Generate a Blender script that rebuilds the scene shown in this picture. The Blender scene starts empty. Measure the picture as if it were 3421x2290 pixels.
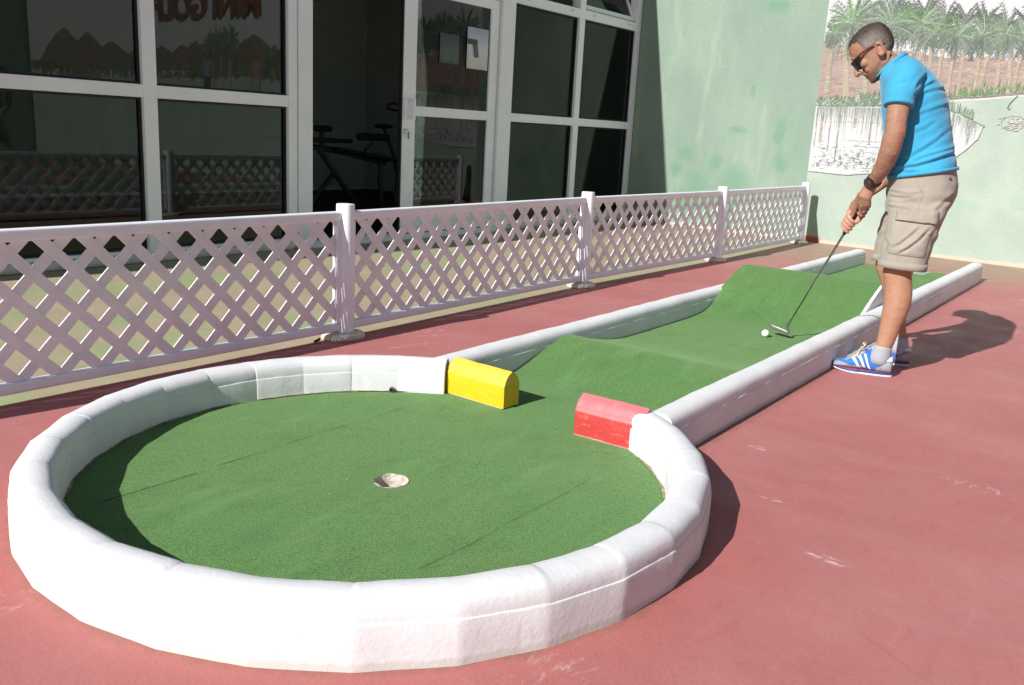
import bpy, bmesh, math, random
from mathutils import Vector, Matrix, noise
random.seed(7)
scene = bpy.context.scene
COL = scene.collection
R = math.radians
V = Vector

# ------------------------------------------------------------------ helpers
def link(o, parent=None):
    COL.objects.link(o)
    if parent is not None: o.parent = parent
    return o
def tag(o, label=None, cat=None, group=None, kind=None):
    if label: o['label'] = label
    if cat: o['category'] = cat
    if group: o['group'] = group
    if kind: o['kind'] = kind
    return o
def empty(name, loc=(0, 0, 0), rz=0.0):
    o = bpy.data.objects.new(name, None); o.location = loc; o.rotation_euler = (0, 0, rz)
    o.empty_display_size = .1
    return link(o)
def mesh(name, vs, fs, mat=None, parent=None, smooth=False, mats=None, mi=None):
    me = bpy.data.meshes.new(name); me.from_pydata([tuple(v) for v in vs], [], fs); me.update()
    if mats:
        for m in mats: me.materials.append(m)
        if mi: me.polygons.foreach_set('material_index', mi)
    elif mat: me.materials.append(mat)
    if smooth: me.polygons.foreach_set('use_smooth', [True] * len(me.polygons))
    return link(bpy.data.objects.new(name, me), parent)
def bevel(o, w=.003, seg=2):
    m = o.modifiers.new('bevel', 'BEVEL'); m.width = w; m.segments = seg; m.limit_method = 'ANGLE'; m.angle_limit = R(40)
    return o
class MB:
    def __init__(s): s.v = []; s.f = []
    def add(s, vs, fs):
        n = len(s.v); s.v += [V(v) for v in vs]; s.f += [tuple(i + n for i in f) for f in fs]; return s
    def box(s, a, b, M=None):
        x0, y0, z0 = a; x1, y1, z1 = b
        vs = [V((x, y, z)) for x in (x0, x1) for y in (y0, y1) for z in (z0, z1)]
        if M is not None: vs = [M @ v for v in vs]
        return s.add(vs, [(0, 1, 3, 2), (4, 6, 7, 5), (0, 4, 5, 1), (2, 3, 7, 6), (0, 2, 6, 4), (1, 5, 7, 3)])
    def rings(s, rr, cap0=True, cap1=True):
        n = len(rr[0]); vs = [v for r in rr for v in r]; fs = []
        for i in range(len(rr) - 1):
            for j in range(n):
                k = (j + 1) % n
                fs.append((i * n + j, i * n + k, (i + 1) * n + k, (i + 1) * n + j))
        if cap0: fs.append(tuple(range(n))[::-1])
        if cap1: fs.append(tuple((len(rr) - 1) * n + j for j in range(n)))
        return s.add(vs, fs)
    def tube(s, pts, rad, n=14, flat=1.0, up=(1, 0, 0), dome=True):
        pts = [V(p) for p in pts]
        if abs((pts[1] - pts[0]).normalized().dot(V(up).normalized())) > .95: up = (0, 0, 1)
        if not hasattr(rad, '__len__'): rad = [rad] * len(pts)
        P = list(pts); Q = list(rad)
        if dome:
            t0 = (pts[0] - pts[1]).normalized(); t1 = (pts[-1] - pts[-2]).normalized()
            P = [pts[0] + t0 * rad[0] * .85, pts[0] + t0 * rad[0] * .5] + P + [pts[-1] + t1 * rad[-1] * .5, pts[-1] + t1 * rad[-1] * .85]
            Q = [rad[0] * .45, rad[0] * .86] + Q + [rad[-1] * .86, rad[-1] * .45]
        rr = []
        for i, p in enumerate(P):
            t = (P[min(i + 1, len(P) - 1)] - P[max(i - 1, 0)]).normalized()
            e1 = V(up) - t * t.dot(V(up)); e1.normalize(); e2 = t.cross(e1)
            rr.append([p + (e1 * math.cos(a) + e2 * math.sin(a) * flat) * Q[i] for a in [2 * math.pi * k / n for k in range(n)]])
        return s.rings(rr)
    def ell(s, c, r, M=None, nu=14, nv=10):
        c = V(c); rr = []
        for i in range(1, nv):
            p = math.pi * i / nv
            ring = []
            for j in range(nu):
                a = 2 * math.pi * j / nu
                q = V((r[0] * math.sin(p) * math.cos(a), r[1] * math.sin(p) * math.sin(a), r[2] * math.cos(p)))
                if M is not None: q = M @ q
                ring.append(c + q)
            rr.append(ring)
        return s.rings(rr)
    def build(s, name, mat=None, parent=None, smooth=False, **k): return mesh(name, s.v, s.f, mat, parent, smooth, **k)
def fix_normals(me):
    bm = bmesh.new(); bm.from_mesh(me); bmesh.ops.recalc_face_normals(bm, faces=bm.faces); bm.to_mesh(me); bm.free()
def fuse(name, mb, vox, mat, parent, smooth_it=4, disp=None, colour=None):
    """overlapping closed shapes melted into ONE continuous surface"""
    me = bpy.data.meshes.new('t'); me.from_pydata([tuple(v) for v in mb.v], [], mb.f); me.update(); fix_normals(me)
    t = bpy.data.objects.new('t', me); COL.objects.link(t)
    m = t.modifiers.new('r', 'REMESH'); m.mode = 'VOXEL'; m.voxel_size = vox; m.adaptivity = 0
    if smooth_it:
        sm = t.modifiers.new('s', 'SMOOTH'); sm.factor = .5; sm.iterations = smooth_it
    dg = bpy.context.evaluated_depsgraph_get(); dg.update()
    out = bpy.data.meshes.new_from_object(t.evaluated_get(dg)); out.name = name
    bpy.data.objects.remove(t)
    out.materials.clear()
    out.materials.append(mat)
    if disp:
        ns = [v.normal.copy() for v in out.vertices]
        for v, n in zip(out.vertices, ns): v.co += n * disp(v.co, n)
        out.update()
    if colour:
        ca = out.color_attributes.new('tone', 'FLOAT_COLOR', 'POINT')
        for i, v in enumerate(out.vertices): ca.data[i].color = (*colour(v.co, v.normal), 1)
    out.polygons.foreach_set('use_smooth', [True] * len(out.polygons))
    return link(bpy.data.objects.new(name, out), parent)
def nz(x, y, z=0.0): return noise.noise(V((x, y, z)))
def fbm(p, o=4): return noise.fractal(V(p), 1.0, 2.0, o)

# ------------------------------------------------------------------ materials
def lin(r, g, b):
    f = lambda c: (c / 255 / 12.92) if c / 255 <= .04045 else ((c / 255 + .055) / 1.055) ** 2.4
    return (f(r), f(g), f(b))
class NT:
    def __init__(s, name):
        s.m = bpy.data.materials.new(name); s.m.use_nodes = True; s.t = s.m.node_tree; s.n = s.t.nodes; s.l = s.t.links
        s.b = s.n['Principled BSDF']; s.out = s.n['Material Output']
        s.tc = s.n.new('ShaderNodeTexCoord'); s.co = s.tc.outputs['Object']
    def put(s, sock, v):
        if hasattr(v, 'is_linked') or hasattr(v, 'links'): s.l.new(v, sock)
        elif hasattr(v, '__len__') and len(v) == 3 and sock.type == 'RGBA': sock.default_value = (*v, 1)
        else: sock.default_value = v
    def noise(s, scale, detail=4, rough=.55, vec=None, dist=0, stretch=None):
        vec = vec or s.co
        if stretch:
            mp = s.n.new('ShaderNodeMapping'); mp.inputs['Scale'].default_value = stretch; s.l.new(vec, mp.inputs['Vector']); vec = mp.outputs[0]
        n = s.n.new('ShaderNodeTexNoise'); n.inputs['Scale'].default_value = scale; n.inputs['Detail'].default_value = detail
        n.inputs['Roughness'].default_value = rough; n.inputs['Distortion'].default_value = dist
        s.l.new(vec, n.inputs['Vector']); return n.outputs['Fac']
    def voro(s, scale, vec=None, feature='F1', stretch=None):
        vec = vec or s.co
        if stretch:
            mp = s.n.new('ShaderNodeMapping'); mp.inputs['Scale'].default_value = stretch; s.l.new(vec, mp.inputs['Vector']); vec = mp.outputs[0]
        n = s.n.new('ShaderNodeTexVoronoi'); n.feature = feature; n.inputs['Scale'].default_value = scale; s.l.new(vec, n.inputs['Vector']); return n.outputs['Distance']
    def math(s, op, a, b=0.0, c=None, clamp=False):
        n = s.n.new('ShaderNodeMath'); n.operation = op; n.use_clamp = clamp; s.put(n.inputs[0], a); s.put(n.inputs[1], b)
        if c is not None: s.put(n.inputs[2], c)
        return n.outputs[0]
    def ramp(s, f, lo, hi, a=0.0, b=1.0, smooth=True):
        n = s.n.new('ShaderNodeMapRange'); n.clamp = True
        if smooth: n.interpolation_type = 'SMOOTHSTEP'
        s.put(n.inputs[0], f); n.inputs[1].default_value = lo; n.inputs[2].default_value = hi; n.inputs[3].default_value = a; n.inputs[4].default_value = b
        return n.outputs[0]
    def mix(s, f, a, b, blend='MIX'):
        n = s.n.new('ShaderNodeMix'); n.data_type = 'RGBA'; n.blend_type = blend
        s.put(n.inputs[0], f); s.put(n.inputs[6], a); s.put(n.inputs[7], b); return n.outputs[2]
    def xyz(s, vec=None):
        n = s.n.new('ShaderNodeSeparateXYZ'); s.l.new(vec or s.co, n.inputs[0]); return n.outputs
    def bump(s, h, strength, dist, prev=None):
        n = s.n.new('ShaderNodeBump'); n.inputs['Strength'].default_value = strength; n.inputs['Distance'].default_value = dist
        s.l.new(h, n.inputs['Height'])
        if prev is not None: s.l.new(prev, n.inputs['Normal'])
        s.l.new(n.outputs[0], s.b.inputs['Normal']); return n.outputs[0]
    def attr(s, name):
        n = s.n.new('ShaderNodeAttribute'); n.attribute_name = name; return n.outputs['Color']
    def fin(s, col=None, rough=.6, spec=.5, metal=0.0):
        if col is not None: s.put(s.b.inputs['Base Color'], col)
        s.put(s.b.inputs['Roughness'], rough); s.b.inputs['Specular IOR Level'].default_value = spec; s.put(s.b.inputs['Metallic'], metal)
        return s.m
def simple(name, col, rough=.5, spec=.5, metal=0.0, var=.12, scale=9, bump=0.0, bscale=300, bdist=.001):
    t = NT(name)
    f = t.ramp(t.noise(scale, 5, .6), .3, .7)
    c = t.mix(f, [x * (1 - var) for x in col], [min(1, x * (1 + var)) for x in col])
    if bump: t.bump(t.noise(bscale, 3), bump, bdist)
    return t.fin(c, rough, spec, metal)

SCF = ((3.085, 1.122, -1.5, .05, .028, .8), (2.648, .895, -1.35, .055, .018, .6), (2.345, .62, -1.55, .075, .03, .95), (3.25, 3.05, -.2, .16, .03, .35), (1.68, 3.22, .3, .1, .03, .3))
def mat_ground():
    t = NT('painted court'); x, y, z = t.xyz()
    red = t.mix(t.ramp(t.noise(.7, 5, .6), .32, .68), (.405, .140, .134), (.45, .178, .170))
    red = t.mix(t.ramp(t.noise(3.2, 6, .65, stretch=(1, .45, 1)), .46, .72, 0, .38), red, (.47, .225, .21))
    red = t.mix(t.ramp(t.noise(14, 6, .7, stretch=(.6, 1.6, 1)), .5, .8, 0, .35), red, (.33, .085, .08))
    # brush streaks and chalky scuffs
    red = t.mix(t.ramp(t.noise(26, 3, .6, stretch=(.12, 1, 1), dist=.4), .58, .78, 0, .22), red, (.55, .27, .255))
    sc = t.math('MULTIPLY', t.ramp(t.noise(1.6, 2, .5), .62, .70), t.ramp(t.noise(45, 4, .7, stretch=(.35, 1, 1)), .52, .66))
    red = t.mix(t.math('MULTIPLY', sc, .6), red, (.62, .45, .43))
    sp = t.ramp(t.voro(9), .028, .02, 0, 1)
    red = t.mix(t.math('MULTIPLY', sp, .5), red, (.65, .5, .47))
    gr = t.noise(260, 3, .75)
    red = t.mix(t.ramp(gr, .55, .75, 0, .4), red, (.27, .085, .08)); red = t.mix(t.ramp(gr, .42, .25, 0, .3), red, (.58, .31, .30))
    def scuff(cx, cy, a, rx, ry, k):
        u = t.math('ADD', t.math('MULTIPLY', t.math('SUBTRACT', x, cx), math.cos(a)), t.math('MULTIPLY', t.math('SUBTRACT', y, cy), math.sin(a)))
        v = t.math('SUBTRACT', t.math('MULTIPLY', t.math('SUBTRACT', y, cy), math.cos(a)), t.math('MULTIPLY', t.math('SUBTRACT', x, cx), math.sin(a)))
        d_ = t.math('ADD', t.math('POWER', t.math('DIVIDE', u, rx), 2.0), t.math('POWER', t.math('DIVIDE', v, ry), 2.0))
        cb = t.n.new('ShaderNodeCombineXYZ'); t.l.new(u, cb.inputs[0]); t.l.new(v, cb.inputs[1])
        st = t.noise(70, 4, .7, vec=cb.outputs[0], stretch=(.25, 1, 1), dist=.6)
        return t.math('MULTIPLY', t.math('MULTIPLY', t.ramp(d_, 1.0, .35), t.ramp(st, .50, .58)), k)
    for a in SCF: red = t.mix(scuff(*a), red, (.66, .52, .49))
    # redder fresh paint hugging the ring kerb, faded grey pink away from it
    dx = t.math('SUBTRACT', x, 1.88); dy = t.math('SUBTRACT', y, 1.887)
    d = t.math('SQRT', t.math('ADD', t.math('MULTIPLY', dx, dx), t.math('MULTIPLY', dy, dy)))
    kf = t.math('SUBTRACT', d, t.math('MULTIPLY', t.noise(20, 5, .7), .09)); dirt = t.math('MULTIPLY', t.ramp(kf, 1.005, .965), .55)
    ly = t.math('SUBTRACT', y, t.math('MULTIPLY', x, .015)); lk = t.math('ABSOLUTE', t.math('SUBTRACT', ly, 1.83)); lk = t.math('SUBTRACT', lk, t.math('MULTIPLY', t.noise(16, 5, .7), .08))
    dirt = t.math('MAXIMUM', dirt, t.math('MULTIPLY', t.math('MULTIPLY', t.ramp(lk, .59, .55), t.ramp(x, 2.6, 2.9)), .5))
    d = t.math('ADD', d, t.math('MULTIPLY', t.noise(2.2, 4), .5))
    red = t.mix(t.ramp(d, 1.22, 1.62, .3, 0), red, (.455, .108, .088))
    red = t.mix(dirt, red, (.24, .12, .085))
    # bare tan concrete near the end wall
    w = t.math('ADD', x, t.math('MULTIPLY', t.noise(1.1, 5, .65), 2.2)); w = t.math('ADD', w, t.math('MULTIPLY', y, .35))
    tan = t.mix(t.noise(5, 6, .7), (.27, .19, .135), (.40, .29, .22))
    red = t.mix(t.ramp(w, 9.6, 11.7, 0, .92), red, tan)
    # green painted strip between the fence and the shop front
    grn = t.mix(t.ramp(t.noise(1.3, 5, .62, stretch=(1, 1.7, 1)), .36, .52), (.29, .37, .175), (.385, .325, .225))
    grn = t.mix(t.ramp(t.noise(9, 6, .7), .5, .75, 0, .5), grn, (.45, .42, .27))
    grn = t.mix(t.ramp(t.noise(60, 4, .8), .58, .72, 0, .5), grn, (.24, .19, .12))
    grn = t.mix(t.ramp(w, 11.0, 13.2, 0, .9), grn, tan)
    e = t.math('ADD', y, t.math('MULTIPLY', t.noise(7, 4), .03)); e = t.math('SUBTRACT', e, t.math('MULTIPLY', x, .015))
    c = t.mix(t.ramp(e, 3.385, 3.40), red, grn)
    # fine cracks / screed joints
    cr = t.ramp(t.voro(.42, t.co, 'DISTANCE_TO_EDGE', stretch=(1, 1.3, 1)), .0008, .002, .22, 0)
    cr = t.math('MULTIPLY', cr, t.ramp(t.noise(.8, 2), .55, .65))
    c = t.mix(cr, c, (.12, .06, .05))
    h = t.math('ADD', t.math('MULTIPLY', t.noise(2.5, 4), 6.0), t.noise(90, 4, .7))
    t.bump(h, .5, .0035)
    return t.fin(c, t.ramp(t.noise(4, 4), .3, .7, .50, .7), .32)
def mat_white(name='white kerb paint', base=(.73, .735, .745)):
    t = NT(name); x, y, z = t.xyz()
    c = t.mix(t.ramp(t.noise(5, 5, .6), .35, .7), base, [v * .93 for v in base])
    c = t.mix(t.ramp(t.noise(7, 6, .7), .60, .78, 0, .3), c, (.47, .43, .39))
    n = t.noise(11, 6, .72, stretch=(1, 1, .35))
    lo = t.math('MULTIPLY', t.ramp(n, .54, .76), t.ramp(z, .13, .02))
    c = t.mix(t.math('MULTIPLY', lo, .55), c, (.40, .33, .28))
    c = t.mix(t.ramp(t.noise(70, 3, .7), .68, .80, 0, .35), c, (.42, .36, .32))
    foot = t.math('SUBTRACT', z, t.math('MULTIPLY', t.noise(15, 5, .7), .034))
    c = t.mix(t.ramp(foot, .006, -.004, 0, .35), c, (.40, .37, .28))
    h = t.math('ADD', t.math('MULTIPLY', t.noise(17, 5, .65), 1.3), t.math('MULTIPLY', t.noise(85, 4, .6), .7))
    t.bump(h, .4, .003)
    return t.fin(c, .75, .15)
def mat_turf():
    t = NT('artificial turf'); x, y, z = t.xyz()
    f = t.noise(210, 3, .7)
    c = t.mix(t.ramp(f, .30, .70), (.042, .118, .033), (.142, .272, .090))
    c = t.mix(t.ramp(t.noise(2.0, 5, .6), .35, .68, 0, .60), c, t.mix(t.ramp(f, .3, .7), (.060, .126, .038), (.157, .256, .088)))
    c = t.mix(t.ramp(t.noise(7, 5, .65, stretch=(.55, 1, 1)), .46, .74, 0, .5), c, t.mix(t.ramp(f, .3, .7), (.026, .080, .024), (.088, .188, .060)))
    c = t.mix(t.ramp(t.noise(5, 4, .6, stretch=(.35, 1.4, 1)), .54, .78, 0, .4), c, (.17, .32, .12))
    sp = t.ramp(t.voro(13), .040, .028, 0, 1)
    c = t.mix(t.math('MULTIPLY', sp, t.ramp(t.noise(3, 2), .55, .6, 0, .8)), c, (.5, .5, .42))
    b = t.bump(t.noise(230, 3, .75), .7, .003)
    t.bump(t.noise(9, 3, .5), .25, .012, b)
    t.b.inputs['Sheen Weight'].default_value = .24; t.b.inputs['Sheen Roughness'].default_value = .45; t.b.inputs['Sheen Tint'].default_value = (.60, .88, .45, 1)
    return t.fin(c, .95, .08)
def mat_wall():
    t = NT('green rendered wall'); x, y, z = t.xyz()
    def blotch(cy, cz, r, s=1.0, warp=.35):
        a = t.math('SUBTRACT', y, cy); b = t.math('MULTIPLY', t.math('SUBTRACT', z, cz), s)
        d = t.math('SQRT', t.math('ADD', t.math('MULTIPLY', a, a), t.math('MULTIPLY', b, b)))
        d = t.math('ADD', d, t.math('MULTIPLY', t.math('SUBTRACT', nn, .5), warp))
        return t.ramp(d, r * 1.15, r * .1)
    nn = t.noise(3.3, 5, .6)
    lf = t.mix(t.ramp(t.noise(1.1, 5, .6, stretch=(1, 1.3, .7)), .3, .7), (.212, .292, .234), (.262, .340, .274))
    lf = t.mix(t.ramp(t.noise(1.6, 4, .6, stretch=(1, 2.4, .5)), .52, .74, 0, .55), lf, (.36, .41, .33))
    lf = t.mix(t.ramp(t.noise(9, 4, .6, stretch=(1, 2, .12)), .58, .78, 0, .3), lf, (.25, .36, .29))
    st = None
    for a in ((5.29, .93, .17, 1.4), (5.42, .70, .12, 1), (4.85, .84, .13, .8), (5.11, .56, .22, 1.1), (4.58, .62, .28, 1), (4.6, 1.24, .17, 2.6), (4.02, .90, .13, .55), (4.05, 1.2, .08, .6), (4.44, 1.72, .06, .5), (4.22, 2.66, .22, 2), (5.2, .3, .3, 1), (4.7, .25, .35, 1)):
        q = blotch(*a); st = q if st is None else t.math('MAXIMUM', st, q)
    lf = t.mix(t.math('MULTIPLY', st, .85), lf, (.16, .285, .20))
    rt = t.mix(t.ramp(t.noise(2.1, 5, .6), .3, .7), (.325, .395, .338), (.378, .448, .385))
    rt = t.mix(t.ramp(t.noise(3.0, 5, .65, stretch=(1, 1, 1.3)), .55, .78, 0, .6), rt, (.36, .49, .39))
    rt = t.mix(t.ramp(t.noise(24, 3, .6, stretch=(1, 2.2, .07)), .56, .76, 0, .45), rt, (.36, .47, .37))
    st = None
    for a in ((1.79, .78, .10, 1), (1.99, .59, .09, 1), (1.83, .57, .08, 1), (1.42, .65, .12, 1), (3.5, .2, .14, 1)):
        q = blotch(*a, .18); st = q if st is None else t.math('MAXIMUM', st, q)
    rt = t.mix(t.math('MULTIPLY', st, .45), rt, (.27, .43, .32))
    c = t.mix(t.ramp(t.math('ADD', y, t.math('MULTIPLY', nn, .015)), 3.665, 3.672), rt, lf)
    # old cream paint line and grime at the foot
    ft = t.math('SUBTRACT', z, t.math('MULTIPLY', t.noise(9, 5, .7), .05))
    c = t.mix(t.ramp(ft, .022, .0, 0, .9), c, (.58, .47, .36))
    c = t.mix(t.math('MULTIPLY', t.ramp(ft, .045, .035), t.ramp(t.math('ABSOLUTE', t.math('SUBTRACT', y, 3.52)), .13, .08)), c, (.42, .13, .11))
    cr = t.math('MULTIPLY', t.ramp(t.voro(.9, t.co, 'DISTANCE_TO_EDGE'), .001, .003, .28, 0), t.ramp(t.noise(1.3, 2), .52, .62))
    c = t.mix(cr, c, (.12, .2, .15))
    h = t.math('ADD', t.noise(75, 4, .6, stretch=(1, .7, 1)), t.math('MULTIPLY', t.noise(22, 4, .6), 1.2))
    t.bump(h, .6, .006)
    return t.fin(c, .85, .2)
def mat_paintattr():
    t = NT('mural paint'); a = t.mix(.08, t.mix(1.0, t.attr('tone'), (.84, .84, .84), 'MULTIPLY'), (.50, .51, .51))
    c = t.mix(t.ramp(t.noise(55, 4, .7), .62, .78, 0, .35), a, (.56, .57, .55))
    c = t.mix(t.ramp(t.noise(6, 4, .6), .4, .75, 0, .12), c, (.32, .34, .33))
    t.bump(t.noise(75, 4, .6, stretch=(1, .7, 1)), .6, .006)
    return t.fin(c, .85, .15)
def mat_glass():
    t = NT('tinted glass'); t.n.remove(t.b)
    tr = t.n.new('ShaderNodeBsdfTransparent'); tr.inputs[0].default_value = (.50, .57, .54, 1)
    gl = t.n.new('ShaderNodeBsdfGlossy'); gl.inputs['Roughness'].default_value = 0.0; gl.inputs[0].default_value = (.95, .97, .96, 1)
    fr = t.n.new('ShaderNodeFresnel'); fr.inputs[0].default_value = 1.36
    bp = t.n.new('ShaderNodeBump'); bp.inputs['Strength'].default_value = .05; bp.inputs['Distance'].default_value = .004; t.l.new(t.noise(2.2, 2), bp.inputs['Height']); t.l.new(bp.outputs[0], gl.inputs['Normal'])
    f = t.math('MULTIPLY', fr.outputs[0], t.ramp(t.noise(5, 5, .7, stretch=(1, 1, .4)), .3, .75, 1.0, 1.18))
    mx = t.n.new('ShaderNodeMixShader'); t.l.new(f, mx.inputs[0]); t.l.new(tr.outputs[0], mx.inputs[1]); t.l.new(gl.outputs[0], mx.inputs[2])
    t.l.new(mx.outputs[0], t.out.inputs[0]); return t.m
def mat_skin():
    t = NT('tanned skin'); a = t.attr('tone')
    c = t.mix(t.ramp(t.noise(45, 5, .65), .3, .72, 0, .4), a, t.mix(1.0, a, (.80, .62, .55), 'MULTIPLY'))
    c = t.mix(t.ramp(t.noise(480, 2, .6), .55, .7, 0, .18), c, (.16, .07, .04))
    b = t.bump(t.noise(320, 3, .6), .35, .0015)
    t.bump(t.noise(38, 4, .55), .3, .006, b)
    t.b.inputs['Subsurface Weight'].default_value = .04; t.b.inputs['Subsurface Radius'].default_value = (.012, .005, .003)
    return t.fin(c, t.ramp(t.noise(60, 3), .3, .7, .48, .66), .35)
def mat_cloth(name, col, sc=900, var=.08, rough=.85, sheen=.2):
    t = NT(name)
    c = t.mix(t.ramp(t.noise(14, 5, .6), .3, .7), [v * (1 - var) for v in col], [min(1, v * (1 + var)) for v in col])
    c = t.mix(t.ramp(t.noise(sc, 2, .5), .35, .65, 0, .35), c, [v * .78 for v in col])
    b = t.bump(t.noise(sc, 2, .5), .35, .001)
    t.bump(t.noise(34, 4, .55, stretch=(1, 1, .6)), .35, .006, b)
    t.b.inputs['Sheen Weight'].default_value = sheen
    return t.fin(c, rough, .2)
def mat_hair():
    t = NT('cropped greying hair'); a = t.attr('tone')
    f = t.noise(420, 3, .7, stretch=(1, 1, .4))
    c = t.mix(t.ramp(f, .34, .68), t.mix(1.0, a, (.62, .6, .58), 'MULTIPLY'), a)
    c = t.mix(t.ramp(t.noise(650, 2, .5), .62, .72, 0, .45), c, (.42, .38, .35))
    t.bump(f, .6, .002)
    return t.fin(c, .8, .2)
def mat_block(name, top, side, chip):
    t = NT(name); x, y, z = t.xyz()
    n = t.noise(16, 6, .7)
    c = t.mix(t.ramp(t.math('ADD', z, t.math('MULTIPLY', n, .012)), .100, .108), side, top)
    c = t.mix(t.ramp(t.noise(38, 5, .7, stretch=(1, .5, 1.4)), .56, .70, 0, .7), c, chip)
    c = t.mix(t.ramp(t.noise(80, 3, .7), .69, .74, 0, .85), c, (.5, .45, .38))
    c = t.mix(t.ramp(t.math('SUBTRACT', z, t.math('MULTIPLY', n, .012)), .006, .002, 0, .7), c, (.5, .42, .33))
    h = t.math('ADD', t.math('MULTIPLY', n, 1.5), t.noise(90, 4, .6))
    t.bump(h, .6, .004)
    return t.fin(c, .5, .4)

M = {}
M['ground'] = mat_ground(); M['white'] = mat_white(); M['turf'] = mat_turf(); M['wall'] = mat_wall(); M['mural'] = mat_paintattr(); M['glass'] = mat_glass()
M['fence'] = simple('white fence plastic', (.85, .86, .92), .5, .4, var=.05, scale=6, bump=.15, bscale=240)
M['lattice'] = simple('weathered lattice plastic', (.80, .79, .83), .6, .3, var=.06, scale=9, bump=.3, bscale=260)
M['foot'] = simple('sandy cement foot', (.62, .56, .46), .85, .2, var=.15, scale=25, bump=.5, bscale=90, bdist=.003)
M['alu'] = simple('white coated aluminium', (.84, .89, .91), .4, .45, var=.03, scale=4)
M['gasket'] = simple('black rubber gasket', (.02, .02, .025), .6, .3)
M['sill'] = simple('white painted sill', (.62, .62, .58), .7, .3, var=.12, scale=8, bump=.4, bscale=80, bdist=.003)
M['room'] = simple('pale green room wall', (.62, .68, .66), .85, .2, var=.06)
M['roomfloor'] = simple('dark gym floor', (.03, .03, .032), .8, .2)
M['render'] = simple('green render', (.30, .40, .33), .85, .2, var=.1, bump=.4, bscale=80, bdist=.004)
M['roof'] = simple('grey roof', (.3, .3, .29), .9, .1)
M['vinyl'] = simple('black vinyl padding', (.025, .022, .02), .45, .4)
M['foam'] = simple('dark foam roller', (.03, .028, .026), .8, .2, bump=.4, bscale=160)
M['steel'] = simple('dark painted steel', (.05, .055, .065), .4, .5)
M['chrome'] = simple('brushed steel', (.42, .42, .43), .28, .5, 1.0, var=.08, scale=60)
M['putterhead'] = simple('dull grey putter steel', (.30, .29, .28), .42, .5, .75, var=.15, scale=120)
M['grip'] = simple('black rubber grip', (.018, .018, .02), .65, .35, bump=.5, bscale=500)
M['ball'] = simple('white golf ball', (.80, .82, .80), .35, .5, var=.03)
M['fray'] = simple('dusty frayed carpet edge', (.33, .29, .19), .95, .1, var=.5, scale=50)
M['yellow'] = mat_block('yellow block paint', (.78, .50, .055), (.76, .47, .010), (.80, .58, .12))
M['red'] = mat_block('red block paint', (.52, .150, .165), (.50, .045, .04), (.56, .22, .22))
M['cup'] = simple('chalky cup concrete', (.55, .49, .42), .9, .2, var=.25, scale=60, bump=.8, bscale=70, bdist=.006)
M['seam'] = simple('dark turf seam', (.012, .045, .035), .9, .1, var=.4, scale=40)
M['shirt'] = mat_cloth('turquoise pique cotton', (.045, .325, .535), 700, .05)
M['shorts'] = mat_cloth('beige twill', (.325, .295, .25), 1000, .07)
M['skin'] = mat_skin(); M['hair'] = mat_hair()
M['sock'] = mat_cloth('pale grey sock knit', (.37, .38, .42), 500, .06)
M['shoe'] = mat_cloth('blue sneaker nylon', (.035, .17, .56), 800, .1, .7, .1)
M['suede'] = mat_cloth('grey suede', (.30, .31, .32), 500, .15)
M['leather'] = simple('white leather', (.76, .75, .72), .5, .4, var=.05)
M['lace'] = mat_cloth('cream shoelace', (.66, .60, .50), 900, .1)
M['solecream'] = simple('cream rubber sole', (.66, .62, .52), .6, .3, var=.1, scale=60)
M['soleblue'] = simple('blue midsole', (.025, .06, .33), .5, .4)
M['solered'] = simple('red midsole line', (.28, .06, .06), .5, .4)
M['black'] = simple('black plastic', (.015, .015, .017), .35, .5)
M['lens'] = simple('dark sunglass lens', (.010, .012, .013), .08, .6)
M['specframe'] = simple('dark maroon spectacle frame', (.085, .018, .018), .25, .6)
M['dial'] = simple('brown watch dial', (.06, .035, .03), .2, .6)
M['paper'] = simple('white paper', (.62, .66, .68), .8, .2, var=.04)
M['paperghost'] = simple('painted paper reflection', (.105, .145, .13), .8, .2)  # flat colour standing in for a reflection of the white sheet
M['tapegreen'] = simple('green tape', (.02, .085, .03), .5, .4)
M['tapegrey'] = simple('grey tape', (.10, .10, .12), .5, .4)
M['keygreen'] = simple('green key tag plastic', (.03, .20, .03), .4, .5)
M['cloth'] = mat_cloth('bright blue cloth', (.02, .14, .45))
M['leaf'] = simple('dry brown leaf', (.12, .06, .03), .8, .2)
M['plate'] = simple('grey tee mat', (.34, .38, .32), .8, .2, bump=.4)
M['redpaint'] = simple('red letter paint', (.24, .05, .035), .7, .2)
M['darkpaint'] = simple('dark letter shadow paint', (.09, .085, .09), .7, .2)
M['pipe'] = simple('grey drain pipe', (.22, .21, .2), .6, .3)

# ------------------------------------------------------------------ camera, light, world
F_, PI_, RO, YA = 2982.40069, .233796129, .0541030833, .637958256
d = V((math.cos(PI_) * math.cos(YA), math.cos(PI_) * math.sin(YA), -math.sin(PI_)))
r0 = V((math.sin(YA), -math.cos(YA), 0)); u0 = r0.cross(d)
rr_ = r0 * math.cos(RO) + u0 * math.sin(RO); uu_ = -r0 * math.sin(RO) + u0 * math.cos(RO)
cam = bpy.data.cameras.new('camera'); cam.sensor_fit = 'HORIZONTAL'; cam.sensor_width = 36; cam.lens = F_ / 3421 * 36; cam.clip_end = 500; cam.clip_start = .05
co = link(bpy.data.objects.new('camera', cam))
co.matrix_world = Matrix(((rr_.x, uu_.x, -d.x, 0), (rr_.y, uu_.y, -d.y, 0), (rr_.z, uu_.z, -d.z, 1.1), (0, 0, 0, 1)))
scene.camera = co
SUN = V((1.44, -.17, -1)).normalized()
sl = bpy.data.lights.new('sun', 'SUN'); sl.energy = 5.0; sl.angle = R(.53); sl.color = (1, .97, .935)
so = link(bpy.data.objects.new('sun', sl)); so.rotation_euler = SUN.to_track_quat('-Z', 'Y').to_euler()
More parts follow.
